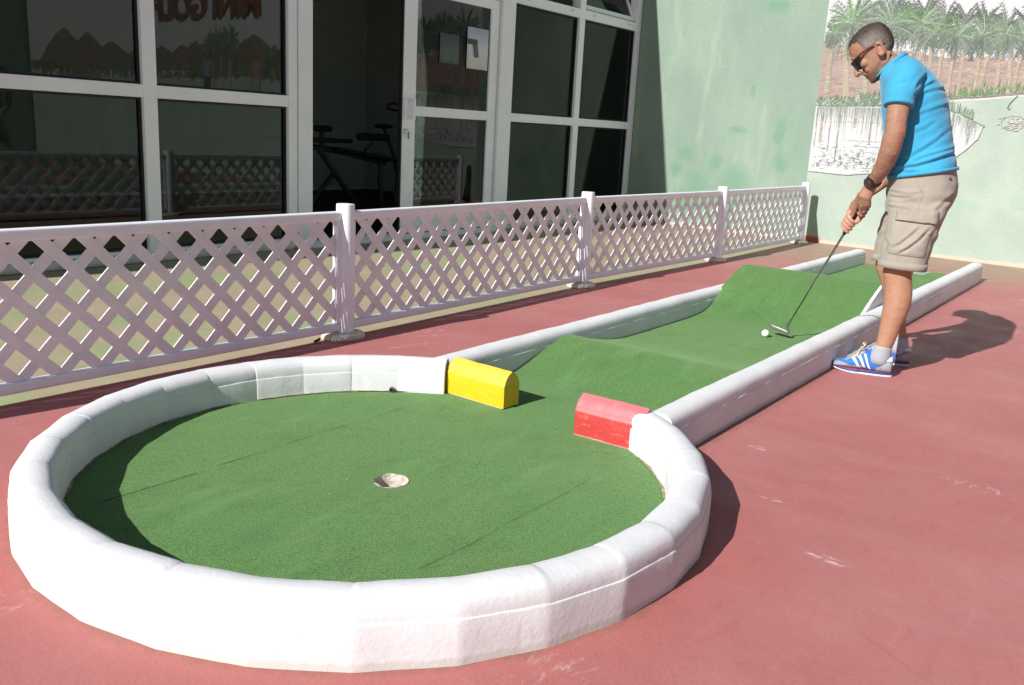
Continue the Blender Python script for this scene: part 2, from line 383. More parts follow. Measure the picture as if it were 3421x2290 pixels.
w = bpy.data.worlds.new('World'); scene.world = w; w.use_nodes = True
sky = w.node_tree.nodes.new('ShaderNodeTexSky'); sky.sky_type = 'NISHITA'; sky.sun_disc = False
sky.sun_elevation = math.asin(-SUN.z); sky.sun_rotation = math.atan2(-SUN.x, -SUN.y)
bg = w.node_tree.nodes['Background']; bg.inputs[1].default_value = .052; w.node_tree.links.new(sky.outputs[0], bg.inputs[0])
vs_ = scene.view_settings; vs_.view_transform = 'Standard'; vs_.look = 'None'; vs_.gamma = 1; vs_.exposure = .32; vs_.use_curve_mapping = False
scene.render.engine = 'CYCLES'
scene.cycles.max_bounces = 8; scene.cycles.transparent_max_bounces = 12

# ------------------------------------------------------------------ ground
gv = [(-60, -60, 0), (60, -60, 0), (60, 60, 0), (-60, 60, 0)]          # one sheet, opened under the cup hole
gi = [(1.870 + .07 * c1, 1.822 + .07 * c2, 0) for c1, c2 in ((-1, -1), (1, -1), (1, 1), (-1, 1))]
g = mesh('ground', gv + gi, [(0, 1, 5, 4), (1, 2, 6, 5), (2, 3, 7, 6), (3, 0, 4, 7)], M['ground']); tag(g, kind='structure')

# ------------------------------------------------------------------ end wall with its mural
WALLA = -math.atan(.055)
wall = empty('painted_wall', (10.40 - .055 * 1.27, 0, 0), WALLA)
tag(wall, 'tall pale green rendered wall with a painted palm oasis mural', 'wall')
nx_, nzv = 60, 24
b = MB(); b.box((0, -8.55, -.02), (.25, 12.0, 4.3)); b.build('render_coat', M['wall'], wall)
cols = []
class Paint:
    """flat brush strokes on the wall plane, each laid a hair above the last"""
    def __init__(s): s.v = []; s.f = []; s.c = []; s.base = .001; s.h = .001; s.r = random.Random(5)
    def poly(s, pts, c):
        s.base += 4e-6; s.h = s.base; n = len(s.v)
        s.v += [(-s.h, p[0], p[1]) for p in pts]; s.c += [c] * len(pts); s.f.append(tuple(range(n, n + len(pts))))
    def stroke(s, pts, ws, c):
        s.h = s.base + s.r.uniform(2e-5, 1.1e-3)
        n = len(s.v); k = len(pts)
        for i, p in enumerate(pts):
            a = pts[max(i - 1, 0)]; q = pts[min(i + 1, k - 1)]
            dx, dy = q[0] - a[0], q[1] - a[1]; L = math.hypot(dx, dy) or 1
            w = ws[i] / 2
            s.v += [(-s.h, p[0] - dy / L * w, p[1] + dx / L * w), (-s.h, p[0] + dy / L * w, p[1] - dx / L * w)]; s.c += [c, c]
        for i in range(k - 1): s.f.append((n + 2 * i, n + 2 * i + 1, n + 2 * i + 3, n + 2 * i + 2))
PA = Paint(); rnd = random.Random(11)
def jit(c, a=.12):
    k = 1 + rnd.uniform(-a, a); return tuple(max(0, v * k) for v in c)
SKY = (.60, .605, .63)
def band(y0, y1, lo, hi, c, n=60):
    ys = [y0 + (y1 - y0) * i / n for i in range(n + 1)]
    for i in range(n):
        PA.poly([(ys[i], lo(ys[i])), (ys[i + 1], lo(ys[i + 1])), (ys[i + 1], hi(ys[i + 1])), (ys[i], hi(ys[i]))], c)
    PA.base += 1e-4
# oasis part: sky, reddish hill, meadow
Y0, Y1 = -8.5, 3.66
hillf = lambda y: 2.03 + .045 * (y - 1.6) + .05 * nz(y * 1.7, 3) + (.10 * max(0, (y - 2.4)))
basef = lambda y: (1.735 - .105 * (y - 1.56) + .01 * nz(y * 4, 8)) if y > 1.2 else 1.76 + .06 * nz(y * .9, 5)
band(Y0, Y1, lambda y: basef(y) - .05, lambda y: 4.25, SKY, 120)
band(Y0, Y1, lambda y: basef(y) - .03, hillf, (.37, .275, .24), 160)
for i in range(520):
    y = rnd.uniform(.2, 3.62); lo, hi = basef(y), hillf(y); z = rnd.uniform(lo, hi)
    L = rnd.uniform(.03, .12); dz = rnd.uniform(-.02, .02)
    c = rnd.choice([(.43, .29, .25), (.31, .21, .185), (.48, .36, .31), (.27, .22, .20), (.42, .35, .32)])
    PA.stroke([(min(3.655, y + L), z + dz), (y, z), (y - L, z - dz)], [.003, rnd.uniform(.008, .022), .003], jit(c))
# mountains and scrub further along the wall: one jagged ridge with ravines
PKS = ((-7.2, .66, 1.0), (-6.35, .56, .9), (-5.5, .38, .8), (-4.6, .22, .7), (-3.9, .26, .6), (-3.25, .30, .5), (-2.85, .36, .5), (-2.0, .2, .8), (-1.25, .46, .75), (-.4, .24, .8))
def ridge(y):
    k = max(h * max(0, 1 - (abs(y - c_) / w_) ** 1.25) for c_, h, w_ in PKS)
    return 2.02 + k + .035 * noise.fractal(V((y * 3.1, 1.7, 0)), 1.0, 2.0, 5)
band(-8.5, .6, lambda y: 1.85, ridge, (.235, .150, .118), 420)
for i in range(900):
    y = rnd.uniform(-8.4, .6); t_ = ridge(y); z = rnd.uniform(1.95, t_ - .01); L = rnd.uniform(.03, .11); sl_ = (1 if ridge(y + .1) > ridge(y - .1) else -1)
    PA.stroke([(y, z), (y - sl_ * L * .55, z - L)], [.006, rnd.uniform(.012, .03)], jit(rnd.choice([(.31, .21, .16), (.17, .105, .085), (.25, .165, .13), (.36, .25, .19), (.14, .095, .08)]), .15))
PA.base += 1.1e-3
for i in range(620):
    y = rnd.uniform(-8.4, .9); z = basef(y) + abs(rnd.gauss(0, .14)); s = rnd.uniform(.03, .09)
    PA.stroke([(y, z - s), (y + rnd.uniform(-.04, .04), z + s)], [s * .8, .004], jit(rnd.choice([(.10, .16, .09), (.15, .22, .12), (.08, .11, .08), (.2, .17, .12)]), .2))
band(-8.5, 3.6, lambda y: -.0 + 1.42, basef, (.475, .56, .485), 160) if False else None
def trunk(t, bse, w):
    n = 26; (yt, zt), (yb, zb) = t, bse
    pts = [(yt + (yb - yt) * (i / n) + .0022 * math.sin(i * .5 + yt * 9), zt + (zb - zt) * (i / n)) for i in range(n + 1)]
    PA.stroke(pts, [w * (1.35 - .65 * min(1, i / 6)) if i < 6 else w * (.72 + .45 * i / n) for i in range(n + 1)], jit((.40, .335, .25), .05))
    for i in range(n):                       # ring marks and the shaded flank
        p = pts[i]; ww = w * (1.25 if i < 6 else .8)
        PA.stroke([(p[0] - ww * .5, p[1] + rnd.uniform(-.004, .004)), (p[0] + ww * .4, p[1] + rnd.uniform(-.008, .004))], [.003, rnd.uniform(.006, .011)], jit(rnd.choice([(.33, .265, .19), (.39, .32, .235), (.54, .47, .38)]), .12))
    PA.stroke([(p[0] - w * .33, p[1]) for p in pts[3:]], [w * .2] * (len(pts) - 3), jit((.27, .22, .17), .1))
def frond(y, z, a, L, droop, wd, c):
    pts = []; ws = []; px, pz = y, z; n = 7
    for i in range(n + 1):
        pts.append((px, pz)); k = i / n
        ws.append(wd * (.25 + 1.1 * math.sin(math.pi * min(1, k * .8 + .12))) * (1 if i < n else .15))
        aa = a + droop * k * (1 if math.cos(a) < 0 else -1) * (.35 + .65 * abs(math.cos(a)))
        px += math.cos(aa) * L / n; pz += math.sin(aa) * L / n
    if any(p[0] > 3.655 for p in pts):
        cut = [i for i, p in enumerate(pts) if p[0] <= 3.655]
        if len(cut) < 2 or cut[0] != 0: return
        m = 0
        while m + 1 < len(pts) and pts[m + 1][0] <= 3.655: m += 1
        pts, ws = pts[:m + 1], ws[:m + 1]
        if len(pts) < 2: return
    PA.stroke(pts, ws, c)
    for i in range(1, len(pts) - 1):          # comb of leaflets
        for sgn in (-1, 1):
            q = pts[i]; dy, dz = pts[i + 1][0] - q[0], pts[i + 1][1] - q[1]; l2 = math.hypot(dy, dz) or 1
            e = (q[0] + dy / l2 * .035 * L / .3 - sgn * dz / l2 * .030 * L / .3, q[1] + dz / l2 * .035 * L / .3 + sgn * dy / l2 * .030 * L / .3 - .008)
            if e[0] < 3.655: PA.stroke([q, e], [.0045, .0015], jit(c, .3))
GR = [(.13, .21, .13), (.13, .27, .11), (.08, .13, .09), (.20, .27, .20), (.17, .20, .17), (.30, .36, .31), (.09, .24, .07), (.13, .16, .14), (.48, .52, .48), (.40, .46, .40)]
DK = [(.07, .09, .08), (.11, .13, .12), (.06, .08, .07), (.15, .17, .15), (.13, .13, .11)]
def palm_crown(y, z, r):
    n = int(20 + 46 * r); r *= 1.06
    for i in range(n): frond(y + rnd.uniform(-.02, .02), z + rnd.uniform(-.03, .01), rnd.uniform(R(150), R(390)), r * rnd.uniform(.55, 1.05), rnd.uniform(.6, 1.4), rnd.uniform(.006, .012), jit(rnd.choice([(.10, .13, .11), (.15, .18, .15), (.20, .24, .20), (.08, .12, .08)]), .2))
    for i in range(int(n * 1.4)): frond(y + rnd.uniform(-.02, .02), z + rnd.uniform(-.02, .02), rnd.uniform(R(-30), R(210)), r * rnd.uniform(.6, 1.1), rnd.uniform(.5, 1.2), rnd.uniform(.005, .010), jit(rnd.choice([(.13, .20, .12), (.17, .22, .17), (.11, .25, .08), (.24, .29, .24), (.09, .14, .09)]), .2))
    for i in range(int(n * .45)): frond(y + rnd.uniform(-.015, .015), z + rnd.uniform(-.01, .02), rnd.uniform(R(0), R(180)), r * rnd.uniform(.4, .95), rnd.uniform(.5, 1.1), rnd.uniform(.004, .007), jit(rnd.choice([(.16, .40, .10), (.20, .36, .16), (.42, .48, .42), (.34, .42, .34)]), .15))
def crown(y, z, r, n, pal, up=False):
    for i in range(n):
        a = rnd.uniform(R(20), R(160)) if up else rnd.uniform(R(-75), R(255))
        L = r * rnd.uniform(.6, 1.1); frond(y + rnd.uniform(-.02, .02), z + rnd.uniform(-.02, .02), a, L, rnd.uniform(.5, 1.3), rnd.uniform(.005, .011), jit(rnd.choice(pal), .2))
for y, z in ((2.61, 2.47), (2.39, 2.40), (2.2, 2.41), (2.01, 2.38), (1.81, 2.36), (2.93, 2.52), (1.6, 2.36), (1.4, 2.34), (1.15, 2.36), (.9, 2.3)): crown(y, z, .24, 20, DK, True)
for i in range(420):                          # grey mass of shaded fronds behind the trunks
    y = rnd.uniform(.6, 3.6); z = rnd.uniform(2.08, 2.36); PA.stroke([(y, z), (y + rnd.uniform(-.03, .03), z - rnd.uniform(.03, .12))], [.012, .003], jit(rnd.choice([(.36, .38, .35), (.20, .22, .20), (.28, .31, .28), (.14, .17, .15), (.16, .23, .15)]), .2))
PA.base += 1.1e-3
for t, bb in (((3.57, 2.25), (3.55, 1.68)), ((3.4, 2.19), (3.31, 1.53)), ((3.15, 1.98), (3.09, 1.5)), ((2.69, 2.14), (2.7, 1.9)), ((2.59, 2.12), (2.61, 1.85)), ((2.49, 2.16), (2.49, 1.85)), ((2.38, 2.14), (2.38, 1.78)), ((2.27, 2.1), (2.26, 1.68)), ((2.17, 2.12), (2.17, 1.68)), ((2.01, 2.12), (2.01, 1.70)), ((1.94, 2.07), (1.96, 1.71)), ((1.83, 2.14), (1.81, 1.72)), ((1.73, 2.1), (1.7, 1.71)), ((1.64, 2.07), (1.65, 1.73)), ((1.58, 2.06), (1.57, 1.72)), ((1.4, 2.1), (1.42, 1.74)), ((1.2, 2.12), (1.22, 1.76)), ((.95, 2.1), (.97, 1.76)), ((-1.9, 2.25), (-1.9, 1.6)), ((-2.15, 2.25), (-2.12, 1.6)), ((-2.4, 2.2), (-2.36, 1.6)), ((-.8, 2.0), (-.8, 1.7))):
    trunk(t, bb, .068 if t[0] > 3 else (.038 if abs(t[0] - 2.5) < .9 else .034))
PA.base += 1.1e-3
for y, z, r in ((3.56, 2.33, .15), (3.37, 2.43, .36), (2.94, 2.41, .33), (2.63, 2.4, .28), (2.46, 2.32, .23), (2.25, 2.28, .23), (2.01, 2.28, .23), (1.8, 2.27, .22), (1.62, 2.24, .22), (1.4, 2.28, .22), (1.18, 2.28, .24), (.92, 2.26, .22), (-1.9, 2.36, .28), (-2.2, 2.38, .28), (-2.45, 2.3, .24), (-.8, 2.1, .2)):
    palm_crown(y, z, r)
PA.base += 1.1e-3
# spiky plants and weeds along the bank
for i in range(60):
    y = rnd.choice([rnd.gauss(3.5, .07), rnd.gauss(3.15, .12), rnd.uniform(2.8, 3.6)]); z = basef(y) - .01
    for k in range(4): frond(min(y, 3.62), z, rnd.uniform(R(35), R(145)), rnd.uniform(.07, .17), .4, .010, jit(rnd.choice(GR + [(.2, .27, .18)]), .2))
for i in range(420):
    y = rnd.uniform(.3, 2.35); z = basef(y) + abs(rnd.gauss(0, .045)); PA.stroke([(y, z - .02), (y + rnd.uniform(-.02, .02), z + rnd.uniform(.02, .05))], [.012, .002], jit(rnd.choice([(.10, .25, .05), (.12, .30, .06), (.08, .16, .07), (.16, .18, .14)]), .2))
for i in range(140):
    y = rnd.uniform(.3, 3.62); z = basef(y) - .008; PA.stroke([(y, z), (y - rnd.uniform(.02, .09), z + rnd.uniform(-.006, .006))], [.004, .009], jit((.26, .33, .26), .25))
PA.base += 1.1e-3
# pale water with its outline and hanging reflections
pool = [(3.655, 1.55), (2.95, 1.56), (2.23, 1.53), (2.12, 1.51), (2.05, 1.47), (1.87, 1.39), (1.90, 1.26), (2.0, 1.14), (2.1, 1.05), (2.4, .95), (2.85, .85), (3.21, .80), (3.655, .815)]
PA.poly(pool, (.60, .61, .63)); PA.base += 1.1e-3
def inpool(y, z):
    c = False; j = len(pool) - 1
    for i in range(len(pool)):
        (a, b_), (c_, d_) = pool[i], pool[j]
        if (b_ > z) != (d_ > z) and y < (c_ - a) * (z - b_) / (d_ - b_) + a: c = not c
        j = i
    return c
for i in range(430):
    y = rnd.uniform(1.9, 3.64); z1 = (1.55 if y > 2.2 else 1.39 + (y - 1.87) * .42) - .005; L = min(abs(rnd.gauss(0, .13)) + .02, .6)
    c = jit(rnd.choice([(.30, .33, .30), (.42, .44, .42), (.17, .2, .17), (.28, .40, .27)]), .2)
    if inpool(y, z1 - L): PA.stroke([(y, z1), (y + rnd.uniform(-.006, .006), z1 - L)], [rnd.uniform(.004, .013), .002], c)
for y, L, w_ in ((3.56, .40, .035), (3.36, .62, .018), (3.18, .22, .03), (3.0, .4, .016), (2.86, .5, .018), (2.7, .4, .016), (2.5, .45, .02), (2.16, .38, .016), (2.0, .25, .016), (3.62, .45, .01), (3.46, .5, .014)):
    z1 = 1.545 if y > 2.2 else 1.39 + (y - 1.87) * .42
    for k in range(14):
        a = z1 - L * k / 14; PA.stroke([(y + rnd.uniform(-.004, .004), a), (y + rnd.uniform(-.004, .004), a - L / 13)], [w_, w_ * .8], jit(rnd.choice([(.50, .40, .29), (.30, .30, .26), (.45, .40, .34)]) if w_ > .02 else rnd.choice([(.24, .25, .23), (.34, .34, .31)]), .2))
for i in range(420):
    y = rnd.uniform(2.05, 3.63); z = .84 + abs(rnd.gauss(0, .12)) + rnd.uniform(0, .06); L = rnd.uniform(.01, .05)
    if inpool(y, z) and inpool(y - L, z): PA.stroke([(y, z), (y - L, z + rnd.uniform(-.004, .004))], [.003, rnd.uniform(.004, .012)], jit(rnd.choice([(.26, .28, .27), (.4, .42, .41), (.18, .2, .19)]), .2))
for y, z in ((3.42, .90), (3.28, .92), (3.3, .98), (3.14, .97), (3.06, .94), (3.1, 1.02), (2.98, .93), (2.92, .98), (2.8, .95), (3.55, .89)):
    for k in range(5): PA.stroke([(y + rnd.uniform(-.015, .015), z + .025), (y + rnd.uniform(-.012, .012), z - .02)], [.014, .006], jit((.20, .25, .2), .25))
for z, y0, y1 in ((1.18, 3.24, 2.75), (1.38, 3.6, 2.3), (1.12, 3.15, 2.8), (1.44, 3.55, 3.1), (1.06, 3.1, 2.75)):
    for k in range(16):
        a = y0 + (y1 - y0) * k / 16; PA.stroke([(a, z + rnd.uniform(-.004, .004)), (a + (y1 - y0) / 18, z + rnd.uniform(-.004, .004))], [.004, rnd.uniform(.004, .012) if z < 1.2 else .004], jit((.30, .33, .29) if z < 1.2 else (.42, .42, .40), .2))
for i in range(len(pool) - 1):
    (a, b_), (c_, d_) = pool[i], pool[i + 1]; n = max(2, int(math.hypot(c_ - a, d_ - b_) / .05))
    for k in range(n):
        p = (a + (c_ - a) * k / n, b_ + (d_ - b_) * k / n); q = (a + (c_ - a) * (k + 1.2) / n, b_ + (d_ - b_) * (k + 1.2) / n)
        PA.stroke([(min(3.655, p[0]), p[1]), (min(3.655, q[0]), q[1] + rnd.uniform(-.004, .004))], [.006, rnd.uniform(.006, .02 if i < 5 else .010)], jit((.15, .19, .14), .25) if i < 5 else jit((.40, .50, .41), .15))
for i in range(60):
    y = rnd.uniform(1.98, 2.24); z = 1.40 + (y - 1.87) * .40 + .01; PA.stroke([(y, z), (y + rnd.uniform(-.012, .012), z + rnd.uniform(.03, .10))], [.012, .004], jit(rnd.choice([(.25, .33, .26), (.32, .42, .32), (.18, .24, .17)]), .2))
# sketched putter and pale animal shape at the frame edge
PA.stroke([(1.60, 1.70), (1.66, 1.62), (1.675, 1.575), (1.66, 1.56), (1.645, 1.575)], [.006, .007, .008, .008, .005], (.14, .13, .12))
for k in range(40):
    a = k / 40 * 2 * math.pi; PA.stroke([(1.60 + .11 * math.cos(a), 1.43 + .07 * math.sin(a)), (1.60 + .11 * math.cos(a + .18), 1.43 + .07 * math.sin(a + .18))], [.004, .005], jit((.34, .33, .32), .25))
for k in range(50):
    y = rnd.gauss(1.58, .05); z = rnd.gauss(1.43, .03); PA.stroke([(y, z), (y + .03, z - .01)], [.01, .004], jit((.52, .50, .50), .15))
# two little painted golfers further along
for yc, zc, top, leg in ((-2.55, 1.45, (.22, .32, .42), (.06, .07, .09)), (-1.18, 1.42, (.36, .22, .16), (.42, .36, .27))):
    PA.poly([(yc + .10, zc + .30), (yc + .09, zc + .62), (yc - .09, zc + .62), (yc - .10, zc + .30)], top)
    PA.poly([(yc + .09, zc - .05), (yc + .09, zc + .30), (yc - .01, zc + .30), (yc + .02, zc - .05)], leg); PA.poly([(yc - .01, zc - .05), (yc + .01, zc + .30), (yc - .09, zc + .30), (yc - .07, zc - .05)], leg)
    PA.poly([(yc + .055 * math.cos(a * .785), zc + .70 + .07 * math.sin(a * .785)) for a in range(8)], (.34, .21, .15))
    PA.stroke([(yc - .07, zc + .56), (yc - .17, zc + .45), (yc - .08, zc + .33)], [.05, .045, .04], (.34, .21, .15)); PA.stroke([(yc - .1, zc + .35), (yc - .2, zc - .04)], [.008, .008], (.2, .2, .2))
mu = mesh('mural', PA.v, PA.f, M['mural'], wall)
ca = mu.data.color_attributes.new('tone', 'FLOAT_COLOR', 'POINT')
ca.data.foreach_set('color', [x for c in PA.c for x in (*c, 1)])
def text_obj(name, body, size, M4, mat, parent, ext=.004, shear=0.0):
    cu = bpy.data.curves.new(name, 'FONT'); cu.body = body; cu.size = size; cu.extrude = ext; cu.shear = shear; cu.offset = .012
    cu.align_x = 'CENTER'; t = bpy.data.objects.new(name, cu); COL.objects.link(t)
    dg = bpy.context.evaluated_depsgraph_get(); me = bpy.data.meshes.new_from_object(t.evaluated_get(dg)); bpy.data.objects.remove(t)
    me.transform(M4); me.materials.clear(); me.materials.append(mat); me.name = name
    return link(bpy.data.objects.new(name, me), parent)
B4 = Matrix(((0, 0, -1, -.022), (-1, 0, 0, -2.53), (0, 1, 0, 2.80), (0, 0, 0, 1)))
text_obj('lettering', 'MINI GOLF', .62, B4, M['redpaint'], wall)
B4 = Matrix(((0, 0, -1, -.013), (-1, 0, 0, -2.60), (0, 1, 0, 2.75), (0, 0, 0, 1)))
text_obj('lettering_shadow', 'MINI GOLF', .62, B4, M['darkpaint'], wall)
side = MB().box((5.0, -8.9, -.02), (10.0, -8.62, 4.3)).build('boundary_wall', M['render']); tag(side, 'dark green rendered boundary wall closing the court', 'wall')
# blue cloth on the wall
b = MB()
gx, gz = 14, 12; vs = []; fs = []
for i in range(gx + 1):
    for j in range(gz + 1):
        a, c_ = i / gx, j / gz; wq = .16 + .14 * c_
        vs.append((10.06 - .03 - .035 * math.sin(a * 15 + c_ * 2) * (.3 + c_), -7.15 + (a - .5) * 2 * wq, 1.42 - .48 * c_ - .05 * math.sin(a * 9) * c_))
for i in range(gx):
    for j in range(gz): k = i * (gz + 1) + j; fs.append((k, k + 1, k + gz + 2, k + gz + 1))
o = mesh('hanging_cloth', vs, fs, M['cloth'], smooth=True); o.modifiers.new('s', 'SOLIDIFY').thickness = .006; tag(o, 'bright blue cloth hanging on the mural wall', 'cloth')

# ------------------------------------------------------------------ shop front
FY = 6.10
bld = empty('shop_building', (0, 0, 0)); tag(bld, 'glazed shop front with white frames, sliding door and dark gym room', 'building')
def part(name, mat, boxes, parent=bld, bev=.003):
    m = MB()
    for a, c_ in boxes: m.box(a, c_)
    o = m.build(name, mat, parent)
    if bev: bevel(o, bev)
    return o
XE = 10.655
part('fascia', M['render'], [((.74, FY + .01, 2.98), (XE, FY + .2, 4.0))])
part('roof', M['roof'], [((.74, FY + .2, 3.85), (XE, 11.2, 3.98))])
part('side_wall', M['render'], [((.74, FY + .2, 0), (.94, 11.2, 3.85))])
part('rear_wall', M['room'], [((.94, 11.0, .02), (XE, 11.2, 3.85))])
part('ceiling', M['room'], [((.94, FY + .2, 3.0), (XE, 11.0, 3.1))])
part('floor', M['roomfloor'], [((.94, FY + .10, -.01), (XE, 11.0, .02))])
part('inner_wall', M['room'], [((10.50, FY + .25, .02), (10.62, 11.0, 3.0))])
# mullions, posts, rails
for x0, x1, y0 in ((.76, 1.08, 0), (2.37, 2.475, 0), (3.66, 3.768, 0), (4.955, 5.045, 0), (5.052, 5.20, -.012), (7.765, 7.985, 0), (9.225, 9.335, 0), (10.555, XE, 0)):
    o = part('post', M['alu'], [((x0, FY + y0, (.0 if 5 < x0 < 7.9 else .068)), (x1, FY + .12, 2.975))])
BAYS = [(1.08, 2.37), (2.475, 3.66), (3.768, 4.955), (7.985, 9.225), (9.335, 10.555)]
for x0, x1 in BAYS:
    part('transom', M['alu'], [((x0, FY + .002, 1.185), (x1, FY + .10, 1.275))])
    part('transom', M['alu'], [((x0, FY + .002, 2.412), (x1, FY + .10, 2.512))])
    part('transom', M['alu'], [((x0, FY + .002, 2.90), (x1, FY + .10, 2.975))])
    part('bottom_rail', M['alu'], [((x0, FY + .002, .068), (x1, FY + .10, .092))])
    part('sill', M['sill'], [((x0 - .05, FY - .03, 0), (x1 + .05, FY + .12, .066))], bev=.025)
def window(x0, x1, z0, z1, gy=FY + .055):
    fr = MB(); b_ = .018
    fr.box((x0, gy - .02, z0), (x0 + b_, gy + .02, z1)); fr.box((x1 - b_, gy - .02, z0), (x1, gy + .02, z1)); fr.box((x0 + b_, gy - .02, z0), (x1 - b_, gy + .02, z0 + b_)); fr.box((x0 + b_, gy - .02, z1 - b_), (x1 - b_, gy + .02, z1))
    f = fr.build('window', M['gasket'], bld)
    MB().box((x0 + b_, gy - .003, z0 + b_), (x1 - b_, gy + .003, z1 - b_)).build('pane', M['glass'], f)
for x0, x1 in BAYS:
    window(x0, x1, .092, 1.185); window(x0, x1, 1.275, 2.412)
    # top hung vent: a white sash tilted inwards
    s = empty('vent_window', ((x0 + x1) / 2, FY + (.125 if 7 < x0 < 9 else .05), 2.53)); s.parent = bld; s.rotation_euler = (R(-24 if x0 > 9 else -166 if x0 > 7 else 0), 0, 0)
    hw = (x1 - x0) / 2 - .012; m = MB()
    m.box((-hw, -.02, 0), (-hw + .05, .02, .35)); m.box((hw - .05, -.02, 0), (hw, .02, .35)); m.box((-hw + .05, -.02, 0), (hw - .05, .02, .05)); m.box((-hw + .05, -.02, .30), (hw - .05, .02, .35))
    bevel(m.build('sash', M['alu'], s), .004); MB().box((-hw + .05, -.003, .05), (hw - .05, .003, .30)).build('pane', M['glass'], s)
for x in (8.2, 9.056, 9.535, 10.356): part('drain_cap', M['sill'], [((x - .028, FY - .004, 2.462), (x + .028, FY + .001, 2.482))], bev=.002)
# header over the doorway, track
part('header', M['alu'], [((5.20, FY, 2.40), (7.765, FY + .14, 2.50))]); part('header_panel', M['alu'], [((5.20, FY + .02, 2.50), (7.765, FY + .10, 2.975))])
part('door_track', M['alu'], [((5.20, FY - .03, .0), (7.765, FY - .005, .035)), ((5.20, FY + .02, .0), (7.765, FY + .035, .045)), ((5.20, FY + .09, .0), (7.765, FY + .105, .05))], bev=.002)
# sliding door leaf
door = empty('door', (0, 0, 0)); door.parent = bld
DY = FY + .035
for n, a, c_ in (('stile', (6.335, DY, .055), (6.51, DY + .045, 2.395)), ('stile', (7.62, DY, .055), (7.755, DY + .045, 2.395)), ('rail', (6.51, DY + .001, .055), (7.62, DY + .044, .22)), ('rail', (6.51, DY + .001, 1.18), (7.62, DY + .044, 1.272)), ('rail', (6.51, DY + .001, 2.30), (7.62, DY + .044, 2.395)), ):
    part(n, M['alu'], [(a, c_)], door)
part('seal', M['gasket'], [((6.318, DY + .006, .055), (6.335, DY + .04, 2.395))], door, 0)
for z0, z1 in ((.22, 1.18), (1.272, 2.30)): MB().box((6.51, DY + .02, z0), (7.62, DY + .026, z1)).build('pane', M['glass'], door)
h = MB(); h.box((6.345, DY - .012, 1.145), (6.40, DY, 1.335)); h.box((6.40, DY - .012, 1.31), (6.425, DY, 1.335)) ; h.box((6.40, DY - .012, 1.145), (6.425, DY, 1.17))
h.box((6.425, DY - .055, 1.145), (6.458, DY - .035, 1.336)); h.box((6.425, DY - .035, 1.31), (6.45, DY, 1.335)); h.box((6.425, DY - .035, 1.146), (6.45, DY, 1.17))
bevel(h.build('handle', M['alu'], door), .003)
part('lock', M['chrome'], [((6.357, DY - .01, 1.005), (6.375, DY, 1.06))], door, .003)
key = empty('door_key', (6.375, DY - .012, 1.045)); tag(key, 'door key with a green plastic tag hanging from the lock', 'key')
MB().tube([(-.004, 0, 0), (.012, -.008, 0), (.022, -.008, -.012)], .004, 8).build('key_bow', M['chrome'], key, True)
bevel(MB().box((.016, -.013, -.085), (.034, -.007, -.018)).build('key_tag', M['keygreen'], key), .004)
def sheet(name, x, z0, z1, wdt, y, mat, label, rot=0):
    e = empty(name, (x, y, (z0 + z1) / 2), 0); e.rotation_euler = (0, R(rot), 0); tag(e, label, 'notice', 'notices on the glass door')
    n = 8; vs = [(-wdt / 2 + wdt * i / n, -.0015 * math.sin(i * 1.3) - .002, (z1 - z0) / 2 * s) for i in range(n + 1) for s in (-1, 1)]
    fs = [(2 * i, 2 * i + 2, 2 * i + 3, 2 * i + 1) for i in range(n)]
    o = mesh('sheet', vs, fs, mat, e, True); o.modifiers.new('s', 'SOLIDIFY').thickness = .001
    return e
e = sheet('door_sheet', 7.425, 1.685, 2.088, .34, DY + .012, M['paper'], 'white paper sheet taped inside the glass door', 0)
bevel(MB().box((-.17, -.008, .035), (-.012, -.006, .088)).build('tape', M['tapegreen'], e), .001)
mesh('tape', [(-.085, -.0075, .033), (-.012, -.0075, .038), (.012, -.0075, -.085), (-.055, -.0075, -.09)], [(0, 1, 2, 3)][::-1], M['tapegrey'], e).modifiers.new('s', 'SOLIDIFY').thickness = .001
sheet('door_sheet', 6.99, 1.705, 1.985, .29, DY + .014, M['paperghost'], 'reflection of the white sheet in the door glass, painted as a dim grey green sheet left of it')  # added sheet, paints the white one's reflection in the glass behind

# gym things in the dark room
wb = empty('weight_bench', (0, 7.6, .02)); tag(wb, 'dark padded exercise bench with foam rollers inside the doorway', 'exercise bench')
def bx(n, mat, a, c_, par, bev=.012, Mx=None):
    m = MB(); m.box(a, c_, Mx); return bevel(m.build(n, mat, par), bev, 3)
bx('back_pad', M['vinyl'], (6.0, -.14, .84), (6.95, .14, .885), wb, .02)
Mx = Matrix.Translation((7.26, 0, .715)) @ Matrix.Rotation(R(6.5), 4, 'Y'); bx('seat_pad', M['vinyl'], (-.52, -.13, -.025), (.52, .13, .025), wb, .02, Mx)
MB().tube([(6.52, -.02, .985), (6.71, -.02, .985)], .034, 12).build('roller', M['foam'], wb, True)
MB().tube([(7.12, -.05, .915), (7.33, -.05, .915)], .042, 12).build('roller', M['foam'], wb, True)
MB().tube([(7.37, -.05, .915), (7.55, -.05, .915)], .040, 12).build('roller', M['foam'], wb, True)
MB().tube([(7.35, -.05, .93), (7.34, -.04, .85), (7.255, 0, .77)], .017, 10).build('roller_arm', M['steel'], wb, True)
for pts in ([(6.58, 0, .76), (7.25, 0, .02)], [(6.80, .02, .50), (6.30, .02, .02)], [(7.50, 0, .63), (7.53, 0, .02)], [(6.40, 0, .80), (6.9, 0, .74), (7.55, 0, .62)], [(6.62, 0, .78), (6.62, 0, .94)], [(7.53, -.18, .03), (7.53, .18, .03)]):
    MB().tube(pts, .030, 10).build('frame_tube', M['steel'], wb, True)
eb = empty('exercise_bike', (0, 8.1, .02)); tag(eb, 'dark exercise bike behind the bench in the gym room', 'exercise bike')
